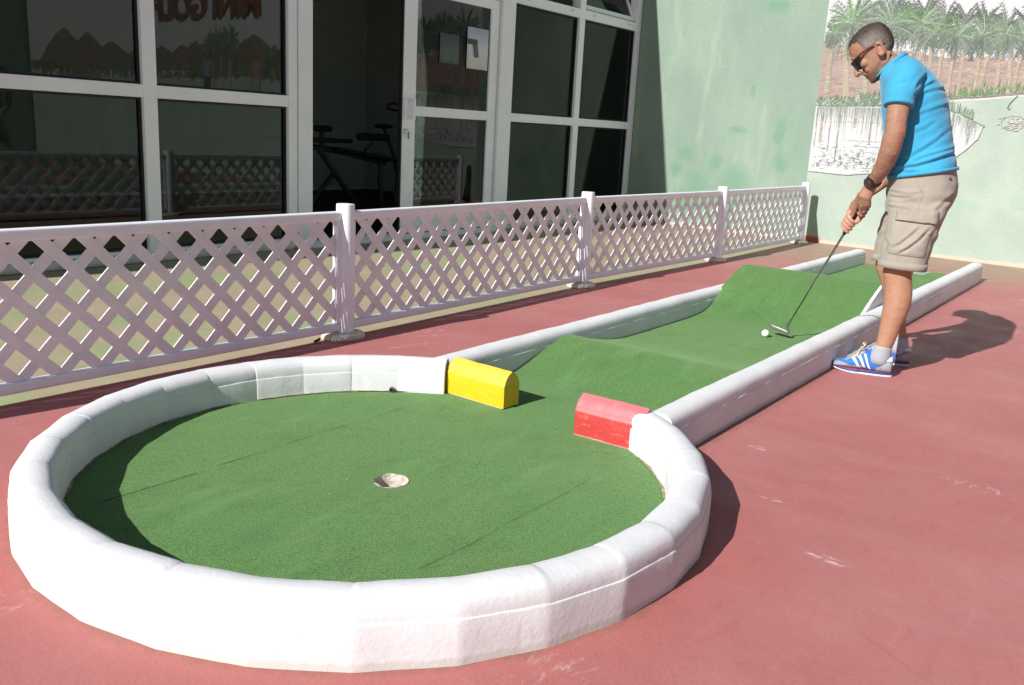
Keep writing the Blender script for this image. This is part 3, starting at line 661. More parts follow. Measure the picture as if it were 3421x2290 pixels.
q = 8.1 / 7.6; sc_ = lambda x, z: (x * q, 0, (1.1 + (z - 1.1) * q) - .02)
m = MB(); m.ell(sc_(7.54, 1.06), (.15, .085, .03)); m.build('saddle', M['vinyl'], eb, True)
MB().tube([sc_(7.55, 1.04), sc_(7.716, .73), sc_(7.78, .5)], .022, 10).build('seat_post', M['steel'], eb, True)
c_ = V(sc_(7.68, .47)); MB().tube([c_ + V((.22 * math.cos(a * .2618), .0, .22 * math.sin(a * .2618))) for a in range(25)], .018, 8, dome=False).build('flywheel', M['steel'], eb, True)
MB().tube([sc_(7.78, .5), sc_(8.1, .6), sc_(8.15, 1.2)], .024, 10).build('front_post', M['steel'], eb, True)
bl = [sc_(8.15, 1.27), sc_(7.68, 1.325), sc_(7.60, 1.30), sc_(7.595, 1.27), sc_(7.66, 1.25), sc_(8.15, 1.24)]
MB().tube(bl, .015, 10).build('handlebar', M['foam'], eb, True)
MB().tube([sc_(7.4, .1), sc_(8.2, .1)], .025, 8).build('base_tube', M['steel'], eb, True)
MB().tube([tuple(V(sc_(7.78, .5))), sc_(7.75, .1)], .022, 8).build('base_tube', M['steel'], eb, True)

# ------------------------------------------------------------------ lattice fence
fence = empty('lattice_fence', (3.12, 3.40, 0)); tag(fence, 'low white plastic lattice fence on round cement feet', 'fence')
POSTS = [(.66, 3.38, 0), (3.115, 3.405, 0), (5.54, 3.50, 0), (7.85, 3.49, .0), (10.27, 3.565, 0)]
F0 = V((3.12, 3.40, 0))
def make_post(x, y):
    p = V((x, y, 0)) - F0; m = MB()
    def sec(z, k=1.0):
        out = []
        for i in range(20):
            a = 2 * math.pi * i / 20; c_, s_ = math.cos(a), math.sin(a); e = 2 / 2.6
            out.append(p + V((.040 * k * math.copysign(abs(c_) ** e, c_), .046 * k * math.copysign(abs(s_) ** e, s_) - .006, z)))
        return out
    m.rings([sec(.022), sec(.684), sec(.692, .96)]); o = m.build('post', M['fence'], fence, True)
    es = o.modifiers.new('e', 'EDGE_SPLIT'); es.split_angle = R(45)
    f = MB(); rr = []
    for z, k in ((0, 1), (.012, 1), (.024, .9), (.034, .55), (.036, .3)):
        rr.append([p + V((.125 * k * math.cos(a) * (1 + .02 * math.sin(3 * a)), .10 * k * math.sin(a), z + .001)) for a in [2 * math.pi * i / 28 for i in range(28)]])
    f.rings(rr); f.build('foot', M['foot'], o, True)
for x, y, _ in POSTS: make_post(x, y)
def clip_slat(cx, sgn, x0, x1, z0, z1, hw):
    # 45 degree slat through (cx,z0..): polygon clipped to the opening
    w2 = hw * math.sqrt(2)
    poly = [(cx - w2 - sgn * 0, z0 - .0)]
    H_ = z1 - z0
    P = [(cx - w2, z0), (cx + w2, z0), (cx + w2 + sgn * H_, z1), (cx - w2 + sgn * H_, z1)]
    def cut(P, f):
        out = []
        for i in range(len(P)):
            a, c_ = P[i], P[(i + 1) % len(P)]; fa, fc = f(a), f(c_)
            if fa >= 0: out.append(a)
            if (fa >= 0) != (fc >= 0): t = fa / (fa - fc); out.append((a[0] + (c_[0] - a[0]) * t, a[1] + (c_[1] - a[1]) * t))
        return out
    P = cut(P, lambda p: p[0] - x0)
    if P: P = cut(P, lambda p: x1 - p[0])
    return P
for i in range(4):
    (xa, ya, _), (xb, yb, _) = POSTS[i], POSTS[i + 1]
    L = math.hypot(xb - xa, yb - ya); ang = math.atan2(yb - ya, xb - xa)
    pn = empty('lattice_panel', (xa - F0.x, ya - F0.y, 0), ang); pn.parent = fence
    tilt = (0, .0, .002, -.001)[i]
    x0, x1 = .036, L - .036
    def rb(n, a, c_): return bevel(MB().box(a, c_).build(n, M['fence'], pn), .010 if n == 'rail' else .004, 3)
    rb('rail', (x0, -.022, .609), (x1, .022, .656)); rb('rail', (x0, -.020, .042), (x1, .020, .086))
    rb('side_rail', (x0, -.019, .086), (x0 + .026, .019, .609)); rb('side_rail', (x1 - .026, -.019, .086), (x1, .019, .609))
    fr_ = random.Random(i); la = MB(); z0, z1 = .086, .609; a0, a1 = x0 + .026, x1 - .026; pitch = .1625
    off = (.085, .075, .06, .075)[i]
    for sgn, ya_, yb_ in ((-1, -.0070, -.0006), (1, -.0002, .0062)):
        k = -8
        while k * pitch < L + 1:
            # phase fixed so that hole centres fall on z=.563
            cx = off + k * pitch + pitch / 2 - sgn * (.563 - z0)
            P = clip_slat(cx + fr_.uniform(-.0015, .0015), sgn, a0, a1, z0, z1, .0225 + fr_.uniform(-.0007, .0007)); k += 1
            if len(P) < 3: continue
            n = len(P); vs = [V((p[0], ya_, p[1])) for p in P] + [V((p[0], yb_, p[1])) for p in P]
            la.add(vs, [tuple(range(n)), tuple(range(2 * n - 1, n - 1, -1))] + [(j, j + n, (j + 1) % n + n, (j + 1) % n) for j in range(n)])
    bevel(la.build('lattice', M['lattice'], pn), .0015, 1)

# ------------------------------------------------------------------ golf lane
lane = empty('golf_lane', (0, 0, 0)); tag(lane, 'mini golf lane with round white kerbed green, ramps and turf', 'golf lane')
RC = V((1.881, 1.887, 0))
PROF = [(-.060, -.01), (-.060, .05), (-.060, .100), (-.0590, .1040), (-.0562, .1058), (-.0560, .116), (-.0530, .134), (-.0450, .148), (-.030, .1565), (-.010, .160), (.010, .160), (.030, .1565), (.0450, .148), (.0530, .134), (.0560, .116), (.0562, .1058), (.0590, .1040), (.060, .100), (.060, .05), (.060, -.01)]
def kerb(name, path, nrm, sm, joints=(), seed=0, capends=True):
    """sweep the hand-made kerb section along path points (list of Vector) with side directions nrm"""
    rr = []; jr = random.Random(seed); jo = {}
    for i, (p, n) in enumerate(zip(path, nrm)):
        seg = sm[i]
        if seg not in jo: jo[seg] = (jr.uniform(-.0009, .0009), jr.uniform(-.0012, .0012), jr.uniform(-.0006, .0006))
        a, c_, e = jo[seg]; ring = []
        for q, (u, z) in enumerate(PROF):
            pt = p + n * (u * (1 + e * 8) + a) + V((0, 0, z + (c_ if z > .09 else 0)))
            k = .0022 * noise.noise(V((pt.x * 9, pt.y * 9, pt.z * 11 + seed))) + .0011 * noise.noise(V((pt.x * 31, pt.y * 31, pt.z * 30)))
            if .098 <= z <= .115: k += .0024 * noise.noise(V((pt.x * 24, pt.y * 24, 3.1)))
            out = n * math.copysign(1, u) * (1 if z < .12 else .4) + V((0, 0, 1 if z > .1 else 0))
            ring.append(pt + out * k)
        rr.append(ring)
    m = MB(); n_ = len(PROF); vs = [v for r_ in rr for v in r_]; fs = []
    for i in range(len(rr) - 1):
        for j in range(n_ - 1): fs.append((i * n_ + j, (i + 1) * n_ + j, (i + 1) * n_ + j + 1, i * n_ + j + 1))
    fs.append(tuple(range(n_))); fs.append(tuple((len(rr) - 1) * n_ + j for j in range(n_))[::-1])
    o = mesh(name, vs, fs, M['white'], lane, True); fix_normals(o.data)
    es = o.modifiers.new('e', 'EDGE_SPLIT'); es.split_angle = R(38)
    return o
# ring of 26 straight cast pieces
pts = []; nr = []; sg = []
a0, a1, ns = 28.5, 331.5, 25
for s in range(ns):
    A = R(a0 + (a1 - a0) * s / ns); B_ = R(a0 + (a1 - a0) * (s + 1) / ns)
    for t in (.010, .05, .16, .3, .44, .58, .72, .86, .95, .990):
        p = RC + V((math.cos(A), math.sin(A), 0)) * .96 * (1 - t) + V((math.cos(B_), math.sin(B_), 0)) * .96 * t
        tt = t; aa = A + (B_ - A) * (.12 if t < .04 else .88 if t > .96 else .5)
        pts.append(p); nr.append(V((math.cos(aa), math.sin(aa), 0))); sg.append(s)
kerb('round_kerb', pts, nr, sg, seed=3)
SLO = .015
def LP(x, off, z=0): return V((x, off + SLO * (x - 3), z))
def straight(name, off, x0, x1, seed):
    n = int((x1 - x0) / .05); P = [LP(x0 + (x1 - x0) * i / n, off) for i in range(n + 1)]
    kerb(name, P, [V((-SLO, 1, 0)).normalized()] * (n + 1), [int((x0 + (x1 - x0) * i / n) / .72) for i in range(n + 1)], seed=seed)
straight('lane_kerb', 2.385, 2.725, 8.87, 5); straight('lane_kerb', 1.365, 2.725, 8.87, 9)
# round green with its cup hole
CUP = V((1.870, 1.822, .025)); CR = .054
N = 96; rr = []
def rimpt(a):
    c_, s_ = math.cos(a), math.sin(a); dd = CUP - RC
    # distance from the cup centre to the disc edge
    bq = dd.x * c_ + dd.y * s_; rad = .912; t = -bq + math.sqrt(bq * bq - dd.dot(dd) + rad * rad + dd.z ** 2)
    p = CUP + V((c_, s_, 0)) * t
    if p.x > 2.745: p = CUP + V((c_, s_, 0)) * ((2.745 - CUP.x) / c_)
    return p
for k in (0, .02, .06, .15, .3, .45, .6, .75, .88, 1.0):
    ring = []
    for j in range(N):
        a = 2 * math.pi * j / N; p0 = CUP + V((math.cos(a), math.sin(a), 0)) * CR; p = p0.lerp(rimpt(a), k)
        p.z = .025 + (.0018 * noise.noise(V((p.x * 4, p.y * 4, 0))) if 0 < k else 0) + (-.003 if k == 0 else 0)
        ring.append(p)
    rr.append(ring)
m = MB(); m.rings(rr, False, False); m.build('green_turf', M['turf'], lane, True)
m = MB(); rr = []
for z, k in ((.0245, 1.0), (.018, .98), (-.02, .96), (-.075, .92), (-.11, .86), (-.118, .5), (-.112, .12)):
    rr.append([CUP + V((math.cos(a) * CR * k * (1 + .03 * math.sin(5 * a + z * 90)), math.sin(a) * CR * k, z - .025 + .004 * noise.noise(V((math.cos(a) * 2, math.sin(a) * 2, z * 40))))) for a in [2 * math.pi * j / 40 for j in range(40)]])
m.rings(rr, False, True); m.build('cup', M['cup'], lane, True)
# lane carpet with its two humps
ZP = [(2.60, .0205), (2.75, .021), (2.80, .025), (3.10, .026), (3.18, .034), (3.305, .068), (3.45, .106), (3.54, .128), (3.60, .134), (3.66, .126), (3.73, .104), (3.80, .086), (3.90, .066), (4.02, .046), (4.15, .034), (4.4, .030), (5.0, .031), (5.14, .038), (5.24, .055), (5.34, .088), (5.45, .138), (5.58, .190), (5.72, .240), (5.80, .266), (5.85, .277), (5.90, .280), (5.97, .272), (6.2, .235), (6.6, .17), (7.1, .09), (7.4, .05), (7.6, .034), (8.0, .030), (8.83, .030)]
def zlane(x):
    for (xa, za), (xb, zb) in zip(ZP, ZP[1:]):
        if xa <= x <= xb: return za + (zb - za) * (x - xa) / (xb - xa)
    return ZP[-1][1] if x > 8 else ZP[0][1]
xs = []
x = 2.60
while x < 8.83: xs.append(x); x += .03
xs.append(8.83)
zs = [sum(zlane(min(max(x + q * .02, 2.6), 8.83)) for q in (-2, -1, 0, 1, 2)) / 5 for x in xs]
vs = []; fs = []; ny = 14
for x, z in zip(xs, zs):
    for j in range(ny + 1):
        t = j / ny; o_ = 1.418 + (2.334 - 1.418) * t
        if 5.50 < x < 6.5: o_ = 1.428 + (2.350 - 1.428) * t        # the jump ramp rides up over the left kerb
        vs.append(LP(x, o_, z + .0022 * noise.noise(V((x * 3.5, o_ * 3.5, 4)))))
for i in range(len(xs) - 1):
    for j in range(ny): k = i * (ny + 1) + j; fs.append((k, k + ny + 1, k + ny + 2, k + 1))
mesh('lane_turf', vs, fs, M['turf'], lane, True)
# solid white cheeks under the jump ramp
for o0, o1 in ((1.408, 1.427), (2.330, 2.346)):
    xx = [x for x in xs if 5.36 <= x <= 7.2]; m = MB(); rr = []
    for x in xx: rr.append([LP(x, o0, 0), LP(x, o1, 0), LP(x, o1, zlane(x) + (.004 if o0 < 2 else -.012)), LP(x, o0, zlane(x) + (.004 if o0 < 2 else -.012))])
    m.rings(rr); m.build('ramp_cheek', M['white'], lane)
xx = [x for x in xs if 5.3 <= x <= 7.4]; m = MB(); m.rings([[LP(x, 1.43, 0), LP(x, 2.348, 0), LP(x, 2.348, zlane(x) - .006), LP(x, 1.43, zlane(x) - .006)] for x in xx]); m.build('ramp_core', M['white'], lane)
bevel(MB().box((8.56, 1.80, .030), (8.80, 2.08, .035)).build('tee_mat', M['plate'], lane), .002)
# dark joins in the carpet
def seam(name, P, w, z, mat='seam'):
    P = [(p[0], p[1]) for p in P]
    vs = []; fs = []; n = 0; sr = random.Random(len(P) + int(w * 1e5))
    Q = []
    for a, c_ in zip(P, P[1:]):
        k = max(2, int((V(c_) - V(a)).length / .012)); Q += [V(a).lerp(V(c_), i / k) for i in range(k)]
    Q.append(V(P[-1]))
    for i, q in enumerate(Q):
        t = (Q[min(i + 1, len(Q) - 1)] - Q[max(i - 1, 0)]).normalized(); s = V((-t.y, t.x)); ww = w * max(.06, .5 + 1.1 * noise.noise(V((q.x * 9, q.y * 9, 2)))) ; off = sr.uniform(-.0012, .0012)
        for sg_ in (-1, 1): p = q + s * (sg_ * ww / 2 + off); vs.append((p.x, p.y, z))
    for i in range(len(Q) - 1): fs.append((2 * i, 2 * i + 1, 2 * i + 3, 2 * i + 2))
    mesh(name, vs, fs, M[mat], lane)
seam('turf_seam', [(1.18, 2.283), (1.43, 2.277), (1.575, 2.288), (1.82, 2.293), (2.012, 2.303), (2.186, 2.297), (2.301, 2.299)], .0026, .0278)
seam('turf_seam', [(2.10, 2.297), (2.2, 2.297), (2.301, 2.299)], .0055, .0282)
seam('turf_seam', [(2.301, 2.299), (2.44, 2.300), (2.674, 2.314)], .0015, .0280)
seam('turf_seam', [(1.507, 1.369), (1.683, 1.361), (1.886, 1.369), (2.151, 1.371), (2.469, 1.386), (2.647, 1.40)], .0018, .0280)
seam('turf_seam', [(1.505, 1.371), (1.588, 1.322), (1.62, 1.341)], .0014, .0282)
seam('turf_edge', [RC + V((math.cos(R(a)), math.sin(R(a)), 0)) * .893 for a in range(36, 326, 3)], .017, .0292, 'fray')
for o_ in (1.432, 2.322): seam('turf_edge', [LP(2.8, o_), LP(3.15, o_)], .010, .0300, 'fray')
# drain pipe stubs through the ring kerb
for (px, py) in ((2.496, 2.446),):
    dr = (V((px, py, 0)) - RC).normalized(); a = RC + dr * .893 + V((0, 0, .036)); ring = [a - dr * .012, a + dr * .05]
    m = MB(); e1 = V((0, 0, 1)); e2 = dr.cross(e1); rr = []
    for p, rad in ((ring[0], .0085), (ring[0], .0115), (ring[1], .0115)): rr.append([p + (e1 * math.cos(t) + e2 * math.sin(t)) * rad for t in [2 * math.pi * k / 16 for k in range(16)]])
    m.rings(rr, False, False); o = m.build('drain_pipe', M['pipe'], lane, True)
    mesh('drain_hole', [a - dr * .006 + (e1 * math.cos(t) + e2 * math.sin(t)) * .0088 for t in [2 * math.pi * k / 16 for k in range(16)]], [tuple(range(16))], M['black'], o)

# yellow and red gate blocks
def gate(name, pa, pb, th, H_, mat, label):
    pa, pb = V(pa), V(pb); e = empty(name, ((pa.x + pb.x) / 2 + th / 2, (pa.y + pb.y) / 2, .02)); tag(e, label, 'gate block')
    ax = (pb - pa); Ln = ax.length; ax.normalize(); sd = V((-ax.y, ax.x, 0)); sd = sd if sd.x > 0 else -sd
    h = th / 2; sec = [(0, 0), (0, .045), (0, .088), (.0015, .094), (.006, .099), (.007, .106), (.014, .122), (.026, .135), (h, H_), (th - .026, .135), (th - .014, .122), (th - .004, .106), (th, .09), (th, .045), (th, 0)]
    rr = []; c0 = V((e.location.x, e.location.y, 0)); n = 26
    for i in range(n + 1):
        t = Ln * i / n; ring = []
        for u, z in sec:
            p = pa + ax * t + sd * u + V((0, 0, z + .026)) - V((c0.x, c0.y, .02))
            k = .0022 * noise.noise(V((p.x * 22, p.y * 22, p.z * 22 + Ln * 9))); ring.append(p - sd * k + V((0, 0, k * (1 if z > .05 else 0))))
        if i in (0, n):
            ce = sum(ring, V()) / len(ring); ring = [ce + (q - ce) * .965 + ax * (0.0) for q in ring]
        rr.append(ring)
        if i == 0: rr.append([p + ax * .004 for p in [ce + (q - ce) / .965 for q in ring]])
    m = MB(); m.rings(rr)
    o = m.build('body', mat, e, True); fix_normals(o.data); es = o.modifiers.new('e', 'EDGE_SPLIT'); es.split_angle = R(42)
    return e
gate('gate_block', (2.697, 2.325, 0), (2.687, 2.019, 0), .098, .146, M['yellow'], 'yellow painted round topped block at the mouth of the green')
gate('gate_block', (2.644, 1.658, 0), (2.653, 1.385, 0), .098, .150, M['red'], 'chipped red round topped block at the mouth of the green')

# golf ball
bm = bmesh.new(); bmesh.ops.create_icosphere(bm, subdivisions=5, radius=.0214)
dimp = [V((math.cos(2.39996 * i) * math.sqrt(1 - (1 - 2 * (i + .5) / 180) ** 2), math.sin(2.39996 * i) * math.sqrt(1 - (1 - 2 * (i + .5) / 180) ** 2), 1 - 2 * (i + .5) / 180)) for i in range(180)]
for v in bm.verts:
    n = v.co.normalized(); q = max(n.dot(dv) for dv in dimp); ang = math.acos(min(1, q)); v.co -= n * .0005 * max(0, 1 - (ang / .075) ** 2)
me = bpy.data.meshes.new('golf_ball'); bm.to_mesh(me); bm.free(); me.materials.append(M['ball']); me.polygons.foreach_set('use_smooth', [True] * len(me.polygons))
ball = link(bpy.data.objects.new('golf_ball', me)); ball.location = (4.838, 1.802, .0525); tag(ball, 'white golf ball on the lane turf in front of the putter', 'golf ball')
# dry leaves on the floor
for (x, y, rz) in ((2.933, 3.40, .3),):
    vs = []; n = 7
    for i in range(n + 1):
        t = i / n; wd = .013 * math.sin(math.pi * min(1, t * .95 + .04)); zc = .004 + .010 * (t - .4) ** 2 * 3
        vs += [(-.03 + .06 * t, -wd, zc + .006), (-.03 + .06 * t, 0, zc), (-.03 + .06 * t, wd, zc + .007)]
    fs = [(3 * i + j, 3 * i + j + 3, 3 * i + j + 4, 3 * i + j + 1) for i in range(n) for j in (0, 1)]
    o = mesh('dry_leaf', vs, fs, M['leaf'], smooth=True); o.location = (x, y, .002); o.rotation_euler = (0, 0, rz); o.modifiers.new('s', 'SOLIDIFY').thickness = .0012
    tag(o, 'small dry brown leaf lying by the fence foot', 'leaf')

# ------------------------------------------------------------------ the golfer  (local axes: x = the way he faces, y = his left, z = up)
man = empty('person', (4.757, 1.06, 0), math.atan2(.98, -.2))
tag(man, 'man in turquoise polo shirt and beige cargo shorts bending over a putter', 'person')
def P(f, l, z): return V((f, l, z))
HO = V((.298, 0, 1.569)); HU = V((.636, 0, .772)); HW = V((.772, 0, -.636)); HU.normalize(); HW.normalize(); HL = V((0, 1, 0))
HTURN = Matrix.Rotation(R(0), 3, HU)
def H(u, w, l=0.0): return HO + HU * u + HW * w + HL * l
# head sections along its own axis: u, front, back, half width, exponent
HS = [(-.116, .100, .062, .014), (-.111, .107, .048, .024), (-.100, .1115, .034, .034), (-.085, .1125, .018, .044), (-.068, .1125, .002, .0535), (-.050, .1125, -.018, .060), (-.030, .1125, -.046, .0655), (-.010, .1120, -.064, .069), (.012, .1135, -.073, .0725), (.030, .1200, -.077, .0745), (.045, .1225, -.0785, .0755), (.065, .1205, -.0785, .0765), (.085, .1150, -.075, .0755), (.102, .1050, -.068, .072), (.115, .089, -.056, .064), (.125, .066, -.038, .051), (.1315, .040, -.016, .034), (.1345, .020, .002, .016)]
def hsec(u):
    for a, c_ in zip(HS, HS[1:]):
        if a[0] <= u <= c_[0]:
            t = (u - a[0]) / (c_[0] - a[0]); return [a[k] + (c_[k] - a[k]) * t for k in range(1, 4)]
    return list(HS[0][1:] if u < HS[0][0] else HS[-1][1:])
def hpt(u, ang, off=0.0):
    f, b_, hw = hsec(u); c_ = (f + b_) / 2; a = (f - b_) / 2
    cs, sn = math.cos(ang), math.sin(ang); e = 2 / 2.25
    wv = math.copysign(abs(cs) ** e, cs); lv = math.copysign(abs(sn) ** e, sn)
    # jaws and temples narrower in front, fuller behind the ears
    k = hw * (1 - .16 * max(0, wv) ** 2 * (1 if u > -.06 else .3))
    p = H(u, c_ + a * wv, k * lv)
    if off: ce = H(min(u, .09), c_, 0); p = p + (p - ce).normalized() * off
    return p
NH = 40
body = MB()
body.rings([[hpt(u, 2 * math.pi * j / NH) for j in range(NH)] for u in [HS[0][0] + (HS[-1][0] - HS[0][0]) * i / 34 for i in range(35)]])
# brow, nose, lips, chin, cheeks, jaw corner
body.ell(H(.038, .114, 0), (.016, .036, .010))
for s in (-1, 1):
    body.ell(H(-.012, .086, s * .044), (.024, .020, .022)); body.ell(H(-.078, .044, s * .040), (.022, .012, .024)); body.ell(H(-.044, .083, s * .036), (.020, .016, .022))
body.tube([H(.018, .116), H(.0, .128), H(-.020, .138), H(-.033, .142)], [.0085, .0098, .0122, .0138], 14)
for s in (-1, 1): body.ell(H(-.036, .127, s * .0125), (.011, .0085, .009))
body.ell(H(-.056, .1125), (.012, .024, .008)); body.ell(H(-.064, .1125, 0), (.0085, .021, .0055)); body.ell(H(-.077, .1105), (.0095, .019, .0065)); body.ell(H(-.100, .098), (.018, .021, .017))
def ear(s):
    e = MB(); c0 = H(-.008, -.003, s * .076); rim = []
    for k in range(13):
        a = R(-70 + k * 24); rim.append(c0 + HU * (.031 * math.sin(a) + .001) + HW * (-.0165 * math.cos(a) - .004 * math.sin(a)) + HL * s * (.010 + .004 * math.cos(a)))
    body.tube(rim, .0048, 8, up=(0, 1, 0)); body.tube([H(-.034, .006, s * .077), H(-.026, .004, s * .080)], .0075, 8, up=(1, 0, 0))
    body.ell(c0 - HW * .004, (.012, .006, .022), Matrix(((HW.x, 0, HU.x), (0, 1, 0), (HW.z, 0, HU.z)))); body.ell(c0 + HU * .004 + HW * .010, (.005, .006, .012), Matrix(((HW.x, 0, HU.x), (0, 1, 0), (HW.z, 0, HU.z))))
ear(1); ear(-1)
body.tube([P(.302, 0, 1.535), P(.272, 0, 1.515), P(.235, 0, 1.49), P(.19, 0, 1.455), P(.15, 0, 1.42)], [.050, .056, .060, .066, .08], 24, flat=.98)
for s in (-1, 1): body.tube([H(-.04, -.03, s * .055), P(.262, s * .045, 1.49), P(.25, s * .022, 1.445)], [.008, .011, .010], 10, up=(0, 1, 0))
# torso core (hidden under the shirt) so that the body is one piece
body.tube([P(.15, 0, 1.42), P(.115, 0, 1.30), P(.08, 0, 1.17), P(.045, 0, 1.03), P(.02, 0, .92), P(.015, 0, .84)], [.10, .115, .115, .11, .115, .10], 24, flat=1.25, up=(1, 0, 0))
# arms
LA = [P(.155, .17, 1.435), P(.162, .215, 1.385), P(.164, .245, 1.31), P(.163, .258, 1.24), P(.160, .262, 1.185), P(.166, .256, 1.150), P(.172, .238, 1.10), P(.186, .205, 1.045), P(.208, .167, .995), P(.228, .132, .957), P(.238, .115, .938)]
body.tube(LA, [.055, .054, .051, .0475, .0455, .0465, .0475, .0435, .0375, .0315, .0295], 20, flat=.86, up=(1, 0, 0))
body.ell(P(.128, .262, 1.172), (.014, .016, .020))
RA = [P(.155, -.17, 1.42), P(.160, -.215, 1.36), P(.155, -.235, 1.27), P(.142, -.238, 1.18), P(.128, -.232, 1.10), P(.136, -.212, 1.055), P(.160, -.172, 1.005), P(.196, -.125, .958), P(.240, -.080, .910), P(.284, -.045, .868)]
body.tube(RA, [.055, .054, .050, .046, .045, .046, .046, .041, .034, .029], 20, flat=.86, up=(1, 0, 0))
# hands closed round the grip
GB = P(.336, -.012, .695); GD = V((-.38, .368, .846)).normalized()
EN = (V((0, 1, 0)) - GD * GD.y).normalized(); EF = EN.cross(GD); EF = EF if EF.x > 0 else -EF
def G(s, rad=0.0, deg=0.0): return GB + GD * s + (EN * math.cos(R(deg)) + EF * math.sin(R(deg))) * rad
# right hand: palm on the far front side, four fingers lapping to the near side
body.tube([P(.284, -.045, .868), G(.125, .044, 128), G(.085, .040, 135), G(.045, .036, 138)], [.028, .030, .032, .026], 18, flat=.62, up=tuple(EN))
for i, (s, r_) in enumerate(((.008, .0088), (.029, .0098), (.051, .0104), (.073, .0100))):
    tilt = (-.004, 0, .002, .004)[i]
    path = [G(s + .018, .037, 165), G(s + .010, .036, 128), G(s + .006, .0345, 95), G(s + .001, .030, 62), G(s - .003, .0255, 28), G(s - .008, .0235, -8), G(s - .011, .0225, -38), G(s - .012, .021, -62)][: (7 if i == 0 else 8)]
    body.tube(path, [r_ * 1.05, r_ * 1.12, r_ * 1.08, r_, r_, r_ * .98, r_ * .92, r_ * .85][:len(path)], 10, up=tuple(GD))
body.tube([G(.125, .030, 150), G(.115, .032, 210), G(.098, .030, 250), G(.080, .0275, 285), G(.060, .0245, 300)], [.016, .0165, .0145, .0125, .0105], 12, up=tuple(GD))
# left hand above: back of the hand to the camera, fingers round the body side, thumb down the grip
wl = P(.238, .115, .938)
body.tube([wl, G(.222, .048, 8), G(.188, .039, -12), G(.160, .033, -28)], [.029, .0335, .0345, .027], 18, flat=.68, up=tuple(EF))
for i, (s, r_) in enumerate(((.112, .0102), (.134, .0104), (.156, .0100), (.176, .0090))):
    path = [G(s + .014, .038, -18), G(s + .002, .0395, -46), G(s - .004, .036, -78), G(s - .004, .029, -112), G(s - .003, .025, -150), G(s - .002, .023, -190), G(s, .022, -225)]
    body.tube(path, [r_ * 1.12, r_ * 1.22, r_ * 1.05, r_, r_, r_ * .92, r_ * .85], 10, up=tuple(GD))
for i, s_ in enumerate((.118, .140, .162, .182)): body.ell(G(s_ + .006, .047, -34), (.0095, .0095, .0095)); body.tube([G(s_ + .008, .047, -30), G(s_ * .35 + .205 * .65, .062 - .004 * i, -2)], [.0052, .0035], 8, up=tuple(GD))
body.tube([G(.212, .040, 45), G(.178, .036, 48), G(.145, .031, 44), G(.120, .026, 36), G(.100, .0225, 30), G(.090, .0215, 28)], [.017, .0165, .0145, .0135, .0115, .0095], 12, up=tuple(EF))
# legs
LL = [(.045, .100, .80, .085), (.045, .112, .70, .080), (.055, .125, .60, .075), (.062, .131, .545, .071), (.062, .134, .505, .067), (.052, .138, .465, .0635), (.045, .142, .41, .0645), (.044, .146, .36, .0635), (.050, .150, .31, .057), (.058, .153, .25, .048), (.066, .156, .19, .0425), (.074, .158, .145, .040), (.078, .158, .08, .038)]
body.tube([P(f, l, z) for f, l, z, r_ in LL], [q[3] for q in LL], 24, flat=.88, up=(1, 0, 0))
body.ell(P(.100, .134, .515), (.032, .034, .042)); 
RL = [(.075, -.100, .80, .085), (.095, -.112, .70, .080), (.113, -.125, .60, .071), (.120, -.131, .545, .066), (.119, -.134, .505, .061), (.098, -.138, .46, .058), (.076, -.142, .41, .059), (.057, -.146, .36, .059), (.048, -.150, .31, .053), (.040, -.153, .25, .043), (.026, -.156, .19, .037), (.014, -.158, .145, .035), (.008, -.158, .08, .034)]
body.tube([P(f, l, z) for f, l, z, r_ in RL], [q[3] for q in RL], 24, flat=.88, up=(1, 0, 0))
body.ell(P(.152, -.134, .512), (.032, .034, .042)); 
SK = (.345, .192, .128)
def skin_disp(c, n):
    k = .0007 * noise.noise(V((c.x * 60, c.y * 60, c.z * 60)))
    if c.z < .6: k += .0016 * noise.noise(V((c.x * 22, c.y * 22, c.z * 9)))
    if .9 < c.z < 1.3 and abs(c.y) > .08: k += .0022 * noise.noise(V((c.x * 26, c.y * 26, c.z * 12)))
    return k
def skin_tone(c, n):
    d_ = c - HO; u, wv = d_.dot(HU), d_.dot(HW); k = 1.0; col = list(SK)
    if c.z > 1.38 and u < .15:
        j = 0
        if u < -.045 and wv > -.02: j = min(1, (-.045 - u) / .03) * min(1, (wv + .02) / .03)             # stubble on jaw, chin, lip
        if abs(c.y) < .03 and wv > .10 and -.062 < u < -.046: j = max(j, .7)
        col = [v * (1 - .42 * j) for v in col]
        if -.088 < u < -.060 and wv > .106 and abs(c.y) < .022: col = [col[0] * 1.0, col[1] * .74, col[2] * .78]  # lips
        if abs(u + .0705) < .0022 and wv > .10 and abs(c.y) < .024: col = [v * .35 for v in col]
        if abs(c.y) > .07 and abs(wv) < .03: col = [col[0] * 1.08, col[1] * .95, col[2] * .95]
    elif c.z < .95 and c.x > .2 and c.z > .6:
        t_ = (c - GB).dot(GD)
        if t_ < .1 or c.y < .0: col = [.52, .28, .205]                                                        # paler right hand
    elif c.z < .6: col = [.405, .222, .142]
    if 1.10 < c.z < 1.22 and c.y > .2 and c.x < .135: col = [.43, .185, .125]
    return col
fuse('body', body, .0036, M['skin'], man, 3, skin_disp, skin_tone)

